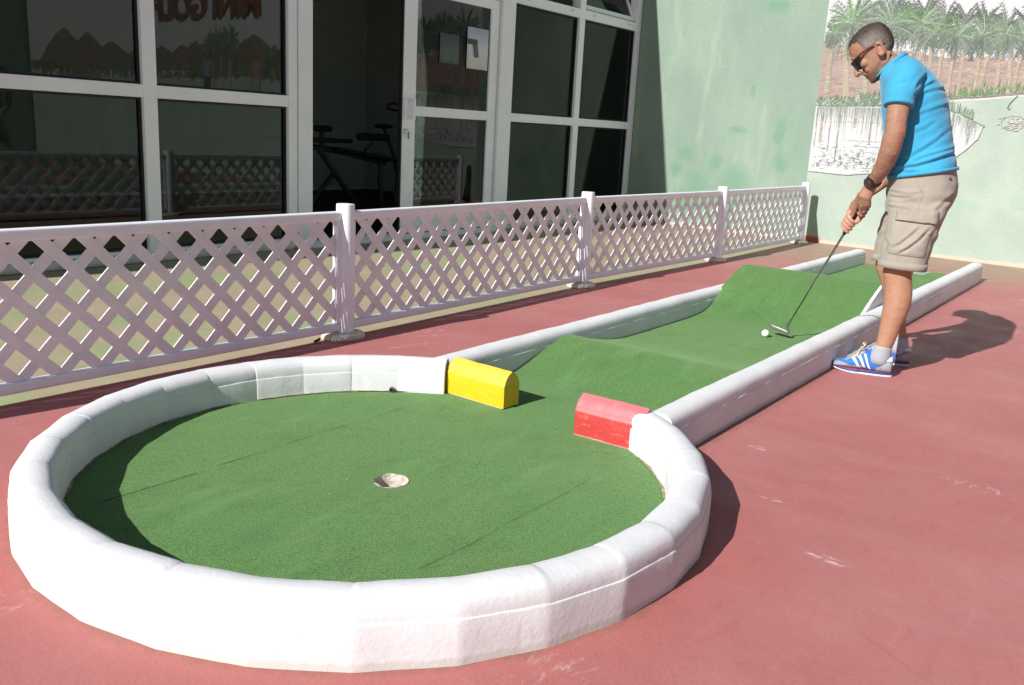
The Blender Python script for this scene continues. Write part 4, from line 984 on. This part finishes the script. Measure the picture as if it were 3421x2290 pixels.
# cropped hair: a shell over the skull with a tapering hairline
def hair_h(u, ang):
    p = hpt(u, ang); wv = (p - HO).dot(HW); s = abs(math.sin(ang))
    if wv > .088: lo = .098 - .012 * s
    elif wv > .060: lo = .086 + (wv - .060) / .028 * .012 - .004
    elif wv > .052: lo = .040 + (wv - .052) / .008 * .042
    elif wv > .036: lo = .006 + (wv - .036) / .016 * .034
    elif wv > .014: lo = .002 + (.036 - wv) * .25
    elif wv > -.024: lo = .026
    else: lo = -.040 - (-.024 - wv) * .25
    return u - lo
NU, NA = 90, 120
us = [-.075 + (.1343 + .075) * i / NU for i in range(NU + 1)]
vs = []; ok = []
for u in us:
    for j in range(NA):
        a = 2 * math.pi * j / NA; hh = hair_h(u, a) + .005 * noise.noise(V((math.cos(a) * 9, math.sin(a) * 9, u * 90)))
        th = -.0025 + .0075 * min(1, max(0, hh / .030)) ** .8 + .0016 * noise.noise(V((math.cos(a) * 30, math.sin(a) * 30, u * 260)))
        vs.append(hpt(u, a, th)); ok.append(hh > -.003)
top = len(vs); vs.append(H(.1392, .010)); ok.append(True)
fs = []
for i in range(NU):
    for j in range(NA):
        q = (i * NA + j, i * NA + (j + 1) % NA, (i + 1) * NA + (j + 1) % NA, (i + 1) * NA + j)
        if all(ok[k] for k in q): fs.append(q)
for j in range(NA): fs.append((NU * NA + j, NU * NA + (j + 1) % NA, top))
used = sorted({k for f in fs for k in f}); mp = {k: i for i, k in enumerate(used)}
hv = [vs[k] for k in used]
hair = mesh('hair', hv, [tuple(mp[k] for k in f) for f in fs], M['hair'], man, True)
ca = hair.data.color_attributes.new('tone', 'FLOAT_COLOR', 'POINT')
for i, p in enumerate(hv):
    d_ = p - HO; u, wv = d_.dot(HU), d_.dot(HW)
    gry = max(0, min(1, (.108 - u) / .05)) * max(0, min(1, (wv + .075) / .06)) * max(.25, min(1, (.098 - wv) / .03))
    c_ = [.075 + .205 * gry, .055 + .185 * gry, .046 + .168 * gry]; ca.data[i].color = (*c_, 1)

for s in (-1, 1):
    e_ = MB().ell(H(.017, .099, s * .031), (.0105, .0105, .0105)).build('eye', M['ball'], man, True)
hr = random.Random(4); sv = []; sf = []; sc2 = []
pl = [p for p in hair.data.polygons]
for i in range(6500):
    p = hr.choice(pl); c0 = p.center.copy(); n_ = p.normal.copy()
    if (c0 - H(.03, 0)).dot(n_) < 0: n_ = -n_
    a_ = (HU * -.35 + HW * .75 + V((hr.uniform(-.5, .5), hr.uniform(-.5, .5), hr.uniform(-.5, .5)))); a_ = (a_ - n_ * a_.dot(n_)).normalized()
    d_ = (c0 - HO); u, wv = d_.dot(HU), d_.dot(HW); gry = max(0, min(1, (.108 - u) / .05)) * max(0, min(1, (wv + .075) / .06))
    L_ = hr.uniform(.004, .009) * (1.15 - .5 * gry); e_ = c0 + n_ * L_ * hr.uniform(.25, .6) + a_ * L_; b_ = a_.cross(n_) * .0007
    k0 = len(sv); sv += [c0 - n_ * .001 - b_, c0 - n_ * .001 + b_, e_]; sf.append((k0, k0 + 1, k0 + 2))
    g_ = hr.uniform(.5, 1.25) * (1 + gry * hr.uniform(0, .5)); cc = [(.075 + .205 * gry) * g_, (.055 + .185 * gry) * g_, (.046 + .168 * gry) * g_]; sc2 += [cc, cc, cc]
hs = mesh('hair_strands', sv, sf, M['hair'], hair); ca = hs.data.color_attributes.new('tone', 'FLOAT_COLOR', 'POINT')
ca.data.foreach_set('color', [x for c_ in sc2 for x in (*c_, 1)])
# sunglasses
sg_ = empty('sunglasses', (0, 0, 0)); sg_.parent = man
for s in (-1, 1):
    vs = []; fs = []; n, k_ = 14, 8
    for i in range(n + 1):
        t = i / n; wv = .137 - .050 * t ** 1.7; l = s * (.006 + .066 * t); hi = .026 + .004 * t; lo = .002 - .019 * math.sin(math.pi * min(1, .15 + t * .78)) + .020 * max(0, t - .65) / .35
        for j in range(k_ + 1): q = j / k_; vs.append(H(lo + (hi - lo) * q, wv - .004 * (1 - q), l))
    for i in range(n):
        for j in range(k_): a = i * (k_ + 1) + j; fs.append((a, a + 1, a + k_ + 2, a + k_ + 1))
    o = mesh('lens', vs, fs, M['lens'], sg_, True); o.modifiers.new('s', 'SOLIDIFY').thickness = .0022
    rim = [vs[i * (k_ + 1) + k_] + HW * .001 for i in range(n + 1)]
    MB().tube(rim, .0032, 8, up=(0, 1, 0)).build('rim', M['specframe'], sg_, True)
    MB().tube([H(.028, .088, s * .073), H(.031, .062, s * .0805), H(.029, .02, s * .0845), H(.026, -.012, s * .085), H(.020, -.040, s * .0835)], [.0046, .0050, .0036, .0032, .003], 8, flat=.6, up=tuple(HU)).build('temple_arm', M['specframe'], sg_, True)

# polo shirt
def tring(fz, bz, hw, n=40, ex=2.35, lc=0.0):
    f, b_ = P(fz[0], lc, fz[1]), P(bz[0], lc, bz[1]); c_ = (f + b_) / 2; a = (f - b_) / 2; out = []
    for j in range(n):
        t = 2 * math.pi * j / n; cs, sn = math.cos(t), math.sin(t); e = 2 / ex
        out.append(c_ + a * math.copysign(abs(cs) ** e, cs) + V((0, hw * math.copysign(abs(sn) ** e, sn), 0)))
    return out
sh = MB()
SR = [((.178, .962), (-.130, 1.026), .180), ((.186, .985), (-.124, 1.046), .178), ((.193, 1.02), (-.112, 1.08), .172), ((.206, 1.08), (-.100, 1.12), .165), ((.226, 1.17), (-.084, 1.175), .163), ((.246, 1.252), (-.067, 1.24), .168), ((.260, 1.33), (-.047, 1.31), .176), ((.268, 1.387), (-.025, 1.37), .182), ((.278, 1.425), (.010, 1.432), .182), ((.282, 1.447), (.055, 1.480), .166), ((.276, 1.464), (.10, 1.513), .134), ((.268, 1.476), (.142, 1.535), .098), ((.262, 1.484), (.168, 1.546), .072)]
sh.rings([tring(*q) for q in SR])
for s, path in ((1, [P(.145, .120, 1.462), P(.150, .165, 1.444), P(.158, .205, 1.405), P(.163, .236, 1.345), P(.164, .252, 1.300)]), (-1, [P(.145, -.120, 1.455), P(.150, -.165, 1.432), P(.160, -.205, 1.39), P(.168, -.230, 1.33), P(.170, -.240, 1.285)])):
    sh.tube(path, [.075, .078, .075, .068, .0655], 26, flat=.90, up=(1, 0, 0), dome=False)
    sh.tube([path[-1] + (path[-2] - path[-1]) * .36, path[-1] - (path[-2] - path[-1]) * .05], [.0685, .0675], 26, flat=.90, up=(1, 0, 0), dome=False)
def crease(c, lines, side=1):
    k = 0
    if c.y * side < -.02: return 0
    for pts, wq, dp in lines:
        best = 9; sg = 1; tt = 0; n_ = len(pts) - 1
        for i in range(n_):
            ax_, az = pts[i]; bx_, bz = pts[i + 1]; ex, ez = bx_ - ax_, bz - az; L2 = ex * ex + ez * ez
            t = max(0, min(1, ((c.x - ax_) * ex + (c.z - az) * ez) / L2)); dx, dz = c.x - ax_ - ex * t, c.z - az - ez * t; d_ = math.hypot(dx, dz)
            if d_ < best: best = d_; sg = 1 if dz > 0 else -1; tt = (i + t) / n_
        if best < wq * 5:
            ta = min(1, tt / .18, (1 - tt) / .22) if 0 < tt < 1 else 0
            sd_ = best * sg; k += dp * max(0, ta) * (-math.exp(-(sd_ / wq) ** 2) + .95 * math.exp(-((sd_ - 2.0 * wq) / (1.3 * wq)) ** 2))
    return k
SHC = [([(-.13, 1.11), (-.059, 1.077), (-.009, 1.053), (.048, 1.031), (.106, 1.017), (.16, .985)], .0075, .0085), ([(-.12, 1.130), (-.032, 1.094), (.024, 1.072), (.09, 1.035)], .007, .005),
       ([(-.085, 1.225), (-.023, 1.154), (.029, 1.109), (.083, 1.069), (.13, 1.04)], .009, .0045), ([(-.06, 1.325), (.035, 1.281), (.10, 1.248)], .009, .0035), ([(-.04, 1.40), (.048, 1.368), (.105, 1.343)], .008, .0045),
       ([(.055, 1.46), (.088, 1.408), (.105, 1.361)], .007, .0055), ([(.02, 1.425), (.07, 1.388), (.103, 1.349)], .007, .005), ([(.19, 1.05), (.135, 1.012), (.093, 1.001), (.03, 1.003)], .007, .006), ([(-.02, 1.25), (.04, 1.20), (.10, 1.175)], .010, .003), ([(.21, 1.37), (.175, 1.40), (.14, 1.405)], .007, .003)]
def shirt_disp(c, n):
    k = crease(c, SHC) if c.y > 0 else crease(V((c.x, -c.y, c.z + .02)), SHC)
    # drag folds from the belly up to the small of the back, bunched above the hem
    t = c.z - 1.0 - (.10 - c.x) * .55; low = max(0, 1 - abs(c.z - 1.04) / .16)
    k += .0030 * low * math.sin(t * 78 + 3.2 * noise.noise(V((c.x * 6, c.y * 5, c.z * 6))))  * (.45 + .55 * noise.noise(V((c.x * 5 + 7, c.y * 6, c.z * 5))) + .25)
    mid = max(0, 1 - abs(c.z - 1.26) / .16)
    k += .0036 * mid * math.sin((c.z - .55 * (.12 - c.x)) * 62 + 3.5 * noise.noise(V((c.x * 7, c.y * 6, c.z * 5)))) * max(0, .3 + noise.noise(V((c.x * 6, c.y * 7 + 4, c.z * 6))))
    arm = max(0, 1 - (c - P(.075, .19, 1.36)).length / .12)
    k += .0022 * arm * math.sin((c.x * .8 + (c.z - 1.36) * .75) * 90 + 2 * noise.noise(V((c.x * 9, c.z * 9, 1))))
    k += .0035 * noise.noise(V((c.x * 9, c.y * 9, c.z * 6))) + .0012 * noise.noise(V((c.x * 28, c.y * 28, c.z * 22)))
    return k if c.z > .975 else k * .4
shirt = fuse('polo_shirt', sh, .0055, M['shirt'], man, 4, shirt_disp)
# collar, placket, hem and cuff bands
def band_mesh(name, ringA, ringB, thick, mat, par):
    n = len(ringA); ca_ = sum(ringA, V()) / n; cb_ = sum(ringB, V()) / n
    ro = lambda rg, ce, k: [p + (p - ce).normalized() * k for p in rg]
    m = MB(); mid = [(a + c_) / 2 for a, c_ in zip(ringA, ringB)]; cm = (ca_ + cb_) / 2
    m.rings([ringA, ro(ringA, ca_, thick), ro(mid, cm, thick * 1.25), ro(ringB, cb_, thick), ringB], False, False)
    o = m.build(name, mat, par, True); return o
cr = lambda dz, f0, f1, b0, b1, hw: tring((f0, f1 + dz), (b0, b1 + dz), hw, 44, 2.1)
band_mesh('collar', cr(0, .292, 1.438, .158, 1.535, .078), cr(0, .287, 1.462, .192, 1.560, .064), .006, M['shirt'], shirt)
band_mesh('collar', cr(0, .300, 1.432, .172, 1.550, .081), cr(0, .290, 1.463, .189, 1.563, .0655), .005, M['shirt'], shirt)
bevel(MB().box((-.004, -.016, -.06), (.005, .016, .055), Matrix.Translation((.268, 0, 1.395)) @ Matrix.Rotation(R(10), 4, 'Y')).build('placket', M['shirt'], shirt), .003)

# cargo shorts
band_mesh('hem', tring((.1785, .961), (-.1305, 1.025), .1815, 48), tring((.184, .979), (-.1275, 1.041), .1805, 48), .0035, M['shirt'], shirt)
so_ = MB()
so_.rings([tring(*q, 40, 2.4) for q in [((.165, .80), (-.105, .80), .172), ((.172, .85), (-.128, .85), .180), ((.174, .90), (-.146, .905), .182), ((.176, .95), (-.143, .955), .177), ((.174, .985), (-.128, 1.005), .170), ((.170, 1.01), (-.118, 1.04), .166)]])
def leg(s, rows):
    so_.rings([tring((f, zf), (b_, zb), hw, 36, 2.5, l) for f, zf, b_, zb, hw, l in rows])
leg(1, [(.158, .562, -.064, .552, .099, .137), (.156, .59, -.066, .585, .098, .135), (.150, .65, -.080, .66, .100, .128), (.147, .72, -.092, .73, .102, .118), (.150, .80, -.108, .80, .100, .098), (.16, .87, -.12, .87, .09, .085)])
leg(-1, [(.205, .556, -.016, .562, .099, -.137), (.203, .585, -.018, .59, .099, -.135), (.199, .65, -.035, .66, .100, -.128), (.190, .74, -.065, .74, .102, -.116), (.170, .80, -.095, .80, .100, -.098), (.16, .87, -.12, .87, .09, -.085)])
SOC = [([(.17, .908), (.116, .901), (.065, .898), (.0, .908)], .006, .0040), ([(.165, .88), (.097, .881), (.03, .890)], .006, .0035), ([(.165, .858), (.11, .853), (.05, .86)], .006, .003), ([(.16, .834), (.123, .832), (.04, .826)], .006, .0045), ([(.15, .805), (.172, .765)], .006, .004), ([(-.14, .92), (-.09, .86), (-.06, .82)], .009, .004), ([(-.10, .80), (-.07, .72), (-.08, .66)], .009, .004), ([(.155, .70), (.13, .66), (.14, .60)], .008, .004)]
PKC = [([(-.06, .760), (-.015, .692), (.029, .647), (.075, .615)], .007, .0075), ([(-.02, .765), (.022, .714), (.066, .666), (.105, .640)], .007, .0055)]
def short_disp(c, n):
    k = .0045 * noise.noise(V((c.x * 7, c.y * 7, c.z * 5))) + .0014 * noise.noise(V((c.x * 26, c.y * 26, c.z * 18)))
    k += .0042 * max(0, 1 - abs(c.z - .87) / .09) * math.sin((c.z + .16 * c.x) * 105 + 4 * noise.noise(V((c.x * 7, c.y * 7, c.z * 6)))) * max(0, .35 + noise.noise(V((c.x * 8, c.y * 5, c.z * 5))))
    k += .0050 * max(0, 1 - abs(c.z - .66) / .13) * math.sin((c.z - .75 * c.x) * 60 + 3 * noise.noise(V((c.x * 6, c.y * 6, c.z * 6)))) * max(0, .2 + noise.noise(V((c.x * 6 + 3, c.y * 4, c.z * 6))))
    if c.y < 0: k += .0025 * max(0, 1 - abs(c.z - .70) / .12) * math.sin((c.z + .25 * c.x) * 95)
    return k + crease(c, SOC)
shorts = fuse('cargo_shorts', so_, .0055, M['shorts'], man, 3, short_disp)
band_mesh('hem_band', tring((.1600, .549), (-.0660, .540), .0995, 40, 2.5, .137), tring((.1580, .583), (-.0665, .576), .0985, 40, 2.5, .136), .0008, M['shorts'], shorts)
band_mesh('hem_band', tring((.2075, .543), (-.0180, .549), .1000, 40, 2.5, -.137), tring((.2050, .577), (-.0180, .583), .0990, 40, 2.5, -.136), .0008, M['shorts'], shorts)
bvh_dg = bpy.context.evaluated_depsgraph_get()
from mathutils.bvhtree import BVHTree
sb = BVHTree.FromPolygons([v.co.copy() for v in shorts.data.vertices], [tuple(p.vertices) for p in shorts.data.polygons])
def onshort(f, z, y0=.5):
    h_ = sb.ray_cast(V((f, y0, z)), V((0, -1, 0)))
    return h_[0].y if h_[0] is not None else .15
def patch(name, quad, thick, nx, ny, par, puff=0.0, fold=0.0, rag=0.0):
    """cloth piece laid over the left thigh; quad = (f,z) corners top-front, top-back, bottom-back, bottom-front"""
    a, b_, c_, d_ = [V(q) for q in quad]; vs = []; fs = []
    base = [[0] * (ny + 1) for _ in range(nx + 1)]
    for side in (1, 0):
        for i in range(nx + 1):
            for j in range(ny + 1):
                s, t = i / nx, j / ny; q = a.lerp(b_, s).lerp(d_.lerp(c_, s), t)
                l = onshort(q.x, q.y); ed = min(1, min(s, 1 - s, t, 1 - t) / .07)
                h_ = thick * (.55 + .45 * ed) + puff * math.sin(math.pi * s) * math.sin(math.pi * min(1, t * .9 + .08))
                h_ += (crease(V((q.x, .2, q.y)), PKC) if fold > .003 else 0) + .0012 * noise.noise(V((q.x * 40, q.y * 40, 3)))
                vs.append((q.x, l + h_ if side else l - .006, q.y + rag * noise.noise(V((s * 7, t, 5)))))
    n = (nx + 1) * (ny + 1); ix = lambda i, j, k: k * n + i * (ny + 1) + j
    for i in range(nx):
        for j in range(ny): fs.append((ix(i, j, 0), ix(i, j + 1, 0), ix(i + 1, j + 1, 0), ix(i + 1, j, 0))); fs.append((ix(i, j, 1), ix(i + 1, j, 1), ix(i + 1, j + 1, 1), ix(i, j + 1, 1)))
    for i in range(nx): fs.append((ix(i, 0, 0), ix(i + 1, 0, 0), ix(i + 1, 0, 1), ix(i, 0, 1))); fs.append((ix(i, ny, 1), ix(i + 1, ny, 1), ix(i + 1, ny, 0), ix(i, ny, 0)))
    for j in range(ny): fs.append((ix(0, j, 1), ix(0, j + 1, 1), ix(0, j + 1, 0), ix(0, j, 0))); fs.append((ix(nx, j, 0), ix(nx, j + 1, 0), ix(nx, j + 1, 1), ix(nx, j, 1)))
    o = mesh(name, vs, fs, M['shorts'], par, True); fix_normals(o.data); es = o.modifiers.new('e', 'EDGE_SPLIT'); es.split_angle = R(50); return o
pk = patch('pocket', [(.128, .775), (-.060, .768), (-.046, .612), (.120, .618)], .008, 46, 44, shorts, .006, .0050)
patch('pocket_flap', [(.110, .828), (-.077, .832), (-.080, .768), (.107, .776)], .021, 26, 10, shorts, .003, .0012, .004)
patch('pocket_seam', [(.046, .968), (.038, .968), (.008, .918), (.014, .914)], .004, 4, 16, shorts)
patch('side_seam', [(.008, .92), (.003, .92), (.013, .835), (.018, .835)], .0025, 3, 16, shorts)
bt = MB(); bt.ell(P(-.098, onshort(-.098, .985) + .002, .985), (.0085, .003, .0085)); bt.build('button', M['steel'], shorts, True)

# socks and striped sneakers
def shoe(s, hx, lc, turn):
    root = empty('sneaker', (hx, lc, 0), turn); root.parent = man
    Lg = .283
    up = [(0, .022, .098, .026), (.012, .020, .105, .033), (.035, .019, .098, .0375), (.065, .019, .086, .0385), (.095, .019, .093, .038), (.115, .019, .118, .037), (.135, .019, .128, .037), (.155, .019, .112, .038), (.18, .019, .094, .041), (.205, .019, .077, .0445), (.23, .019, .062, .0465), (.252, .019, .052, .044), (.268, .019, .045, .037), (.279, .020, .038, .025), (.283, .022, .031, .012)]
    toe_in = lambda x: .010 * max(0, (x - .12) / .16) ** 1.5 * (-1 if s > 0 else 1)
    def sec(x, z0, z1, hw, k=1.0, n=24):
        out = []
        for j in range(n):
            t = 2 * math.pi * j / n; cs, sn = math.cos(t), math.sin(t); e = 2 / 2.5
            zz = math.copysign(abs(sn) ** e, sn); yy = math.copysign(abs(cs) ** (2 / 2.2), cs)
            tap = 1 - .36 * max(0, zz) ** 1.3
            out.append(V((x, toe_in(x) + yy * hw * tap * k, (z0 + z1) / 2 + zz * (z1 - z0) / 2)))
        return out
    def side(x, zf, off):   # point on the upper's outer flank at height fraction zf (-1..1)
        for a, c_ in zip(up, up[1:]):
            if a[0] <= x <= c_[0]:
                t = (x - a[0]) / (c_[0] - a[0]); z0, z1, hw = [a[k] + (c_[k] - a[k]) * t for k in (1, 2, 3)]
        ang = math.asin(max(-1, min(1, math.copysign(abs(zf) ** 1.25, zf)))); yy = math.cos(ang) ** (2 / 2.2); tap = 1 - .36 * max(0, zf) ** 1.3
        return hw * tap * yy + off, (z0 + z1) / 2 + zf * (z1 - z0) / 2
    m = MB(); m.rings([sec(*q) for q in up]); u = m.build('upper', M['shoe'], root, True)
    sub = u.modifiers.new('s', 'SUBSURF'); sub.levels = sub.render_levels = 1
    # sole in three layers
    def layer(name, mat, za, zb, k):
        q = MB(); ol = []
        n = 44
        for j in range(n):
            t = 2 * math.pi * j / n; x = .1415 + .1465 * math.cos(t); 
            hw = .0375 + .0105 * max(0, math.sin((x - .02) / .30 * math.pi)) * (1.2 if x > .15 else .4); ol.append(V((x, toe_in(x) + hw * k * math.copysign(abs(math.sin(t)) ** .72, math.sin(t)), 0)))
        lift = lambda x: .012 * max(0, (x - .19) / .10) ** 2 
        bow = lambda p, z: V((.1415 + (p.x - .1415) * k, p.y, z + lift(p.x)))
        th = lambda x, z: z * (1 - .45 * max(0, (x - .12) / .17)) + .001
        q.rings([[bow(p, th(p.x, za)) for p in ol], [bow(p, th(p.x, zb)) for p in ol]]); o = q.build(name, mat, root, False); bevel(o, .0018, 2); return o
    layer('sole', M['solecream'], 0.0, .0095, 1.0); layer('midsole', M['soleblue'], .0096, .021, .985); layer('sole_line', M['solered'], .0211, .0235, .975)
    for sd in (1, -1):
        fl = lambda x, zf, off: (lambda r_: V((x, toe_in(x) + sd * r_[0], r_[1])))(side(x, zf, off))
        for k in range(3):           # three slanting white stripes
            x0 = .092 + k * .026; vs = []; fs = []; n = 8
            for i in range(n + 1):
                t = i / n
                for wq in (-.0062, .0062): vs.append(fl(x0 + .040 - .034 * (1 - t) - .0 + wq - .0 * t, -.78 + 1.40 * t, .0022))
            for i in range(n): fs.append((2 * i, 2 * i + 1, 2 * i + 3, 2 * i + 2))
            o = mesh('stripe', vs, fs, M['leather'], root, True); o.modifiers.new('s', 'SOLIDIFY').thickness = .0016
        def panel(name, mat, f, x0, x1, za, zb, n=14, off=.0016):
            vs = []; fs = []; k_ = 6
            for i in range(n + 1):
                x = x0 + (x1 - x0) * i / n
                for j in range(k_ + 1): vs.append(fl(x, za(x) + (zb(x) - za(x)) * j / k_, off))
            for i in range(n):
                for j in range(k_): a = i * (k_ + 1) + j; fs.append((a, a + 1, a + k_ + 2, a + k_ + 1))
            o = mesh(name, vs, fs, mat, root, True); o.modifiers.new('s', 'SOLIDIFY').thickness = .0014
        panel('toe_guard', M['suede'], None, .135, .2825, lambda x: -.98, lambda x: -.55 if x < .19 else (-.55 + 1.45 * min(1, (x - .19) / .065)))
        panel('heel_counter', M['suede'], None, .0015, .072, lambda x: -.98, lambda x: .45 - 16 * max(0, x - .022))
        panel('heel_tab', M['leather'], None, .0015, .055, lambda x: .52 + 4 * max(0, x - .03), lambda x: .97)
        panel('lace_stay', M['suede'], None, .135, .225, lambda x: .62, lambda x: .88, 10, .0018)
    tg = MB(); tg.rings([[V((x, toe_in(x) + w_ * math.cos(t), z + .006 * math.sin(t))) for t in [2 * math.pi * j / 12 for j in range(12)]] for x, z, w_ in ((.112, .146, .012), (.118, .142, .019), (.135, .128, .021), (.165, .106, .021), (.20, .081, .020), (.215, .070, .014))]); tg.build('tongue', M['suede'], root, True)
    lc_ = MB()
    for k in range(6):
        x = .150 + k * .0115; z = .1235 - (x - .138) * .735
        lc_.tube([V((x, toe_in(x) - .026, z - .011)), V((x + .004, toe_in(x), z + .004)), V((x + .009, toe_in(x) + .026, z - .016))], .0026, 7, up=(1, 0, 0)); lc_.tube([V((x, toe_in(x) + .026, z - .011)), V((x + .004, toe_in(x), z + .0065)), V((x + .009, toe_in(x) - .026, z - .016))], .0026, 7, up=(1, 0, 0))
    for sd in (1, -1):
        lc_.tube([V((.142, 0, .134)), V((.150, sd * .018, .150)), V((.140, sd * .032, .152)), V((.140, sd * .026, .138)), V((.142, 0, .134))], .0026, 7, up=(1, 0, 0)); lc_.tube([V((.142, 0, .134)), V((.158, sd * .026, .126)), V((.166, sd * .040, .098)), V((.160, sd * .044, .083))], .0026, 7, up=(1, 0, 0))
    lc_.build('lace', M['lace'], root, True)
    return root
shoe(1, .020, .158, R(-1)); shoe(-1, -.050, -.158, R(2))
def sock(pts, rad):
    m = MB(); m.tube(pts, rad, 24, flat=.92, up=(1, 0, 0), dome=False)
    m.v = [p + V((0, 0, 0)) + (V((p.x, p.y, 0)) - V((pts[0].x, pts[0].y, 0))) * (.010 * math.sin(p.z * 900)) for p in m.v]
    o = m.build('sock', M['sock'], man, True); return o
sock([P(.090, .158, .06), P(.085, .158, .085), P(.080, .158, .105), P(.078, .158, .125), P(.077, .158, .140), P(.076, .158, .152), P(.076, .158, .153)], [.046, .048, .047, .044, .0425, .0415, .036])
sock([P(.020, -.158, .06), P(.015, -.158, .085), P(.011, -.158, .105), P(.011, -.158, .125), P(.013, -.158, .140), P(.014, -.158, .152), P(.014, -.158, .153)], [.046, .048, .047, .043, .041, .040, .035])

# wrist watch on the left wrist
wd = (P(.238, .115, .938) - P(.208, .167, .995)).normalized(); wc = P(.232, .125, .950)
we1 = (V((1, .0, 0)) - wd * wd.x).normalized(); we2 = wd.cross(we1); we2 = we2 if we2.y > 0 else -we2
wt = empty('wristwatch', wc); wt.parent = man
m = MB(); rr = []
for a_, k in ((-.012, .98), (-.012, 1.09), (0, 1.12), (.012, 1.09), (.012, .98)): rr.append([wd * a_ + (we1 * math.cos(t) * .034 + we2 * math.sin(t) * .030) * k for t in [2 * math.pi * j / 30 for j in range(30)]])
m.rings(rr, False, False); m.build('strap', M['black'], wt, True)
fn = (we1 * .62 + we2 * .78).normalized(); fc = fn * .033; g1 = wd; g2_ = fn.cross(g1)
def disc(r_, h0, h1, name, mat):
    m = MB(); m.rings([[fc + fn * h + (g1 * math.cos(t) + g2_ * math.sin(t)) * q for t in [2 * math.pi * j / 28 for j in range(28)]] for h, q in ((h0, r_), (h1 - .001, r_), (h1, r_ * .93))]); m.build(name, mat, wt, True).modifiers.new('e', 'EDGE_SPLIT').split_angle = R(40)
disc(.0265, -.006, .008, 'watch_case', M['black']); disc(.0205, .0075, .0088, 'bezel', M['chrome']); disc(.0180, .0085, .0094, 'dial', M['dial'])

# ------------------------------------------------------------------ putter
MW = man.matrix_basis.copy()
MWm = Matrix.Translation(man.location) @ Matrix.Rotation(man.rotation_euler.z, 4, 'Z')
pt = lambda v: MWm @ v
hosel = V((4.905, 1.706, .102)); gtop = pt(G(.222)); gbot = pt(G(-.02)); 
ax = (gtop - hosel).normalized()
put = empty('putter', tuple(hosel)); tag(put, 'steel putter held in both hands with its black grip', 'putter')
o0 = hosel
m = MB(); m.tube([V((0, 0, 0)), (gbot - o0)], [.0046, .0062], 12); m.build('shaft', M['chrome'], put, True)
m = MB(); m.tube([gbot - o0 - ax * .01, gbot - o0 + ax * .002, gtop - o0], [.0085, .0108, .0132], 14); m.build('grip', M['grip'], put, True)
heel = V((4.890, 1.690, .068)); hd_ = V((.03, .97, .215)).normalized(); up_ = V((0, -.2, .98)); up_ = (up_ - hd_ * up_.dot(hd_)).normalized(); fx = hd_.cross(up_)
m = MB(); ringp = []
for s, hh, dp in ((-.004, .014, .016), (0, .019, .020), (.02, .021, .023), (.06, .022, .025), (.10, .022, .024), (.113, .019, .020), (.117, .013, .014)):
    ringp.append([heel + hd_ * s + fx * (dp * .5 * math.copysign(abs(math.cos(t)) ** .4, math.cos(t))) + up_ * (hh * .5 * math.copysign(abs(math.sin(t)) ** .4, math.sin(t))) - o0 for t in [2 * math.pi * j / 24 for j in range(24)]])
m.rings(ringp); o = m.build('putter_head', M['putterhead'], put, True); o.modifiers.new('e', 'EDGE_SPLIT').split_angle = R(40)
m = MB(); m.tube([heel + hd_ * .006 + up_ * .006 - o0, heel + hd_ * .010 + up_ * .022 - o0, V((-.002, 0, -.008)), ax * .016], [.0062, .0056, .0062, .0066], 10); m.build('hosel', M['steel'], put, True)
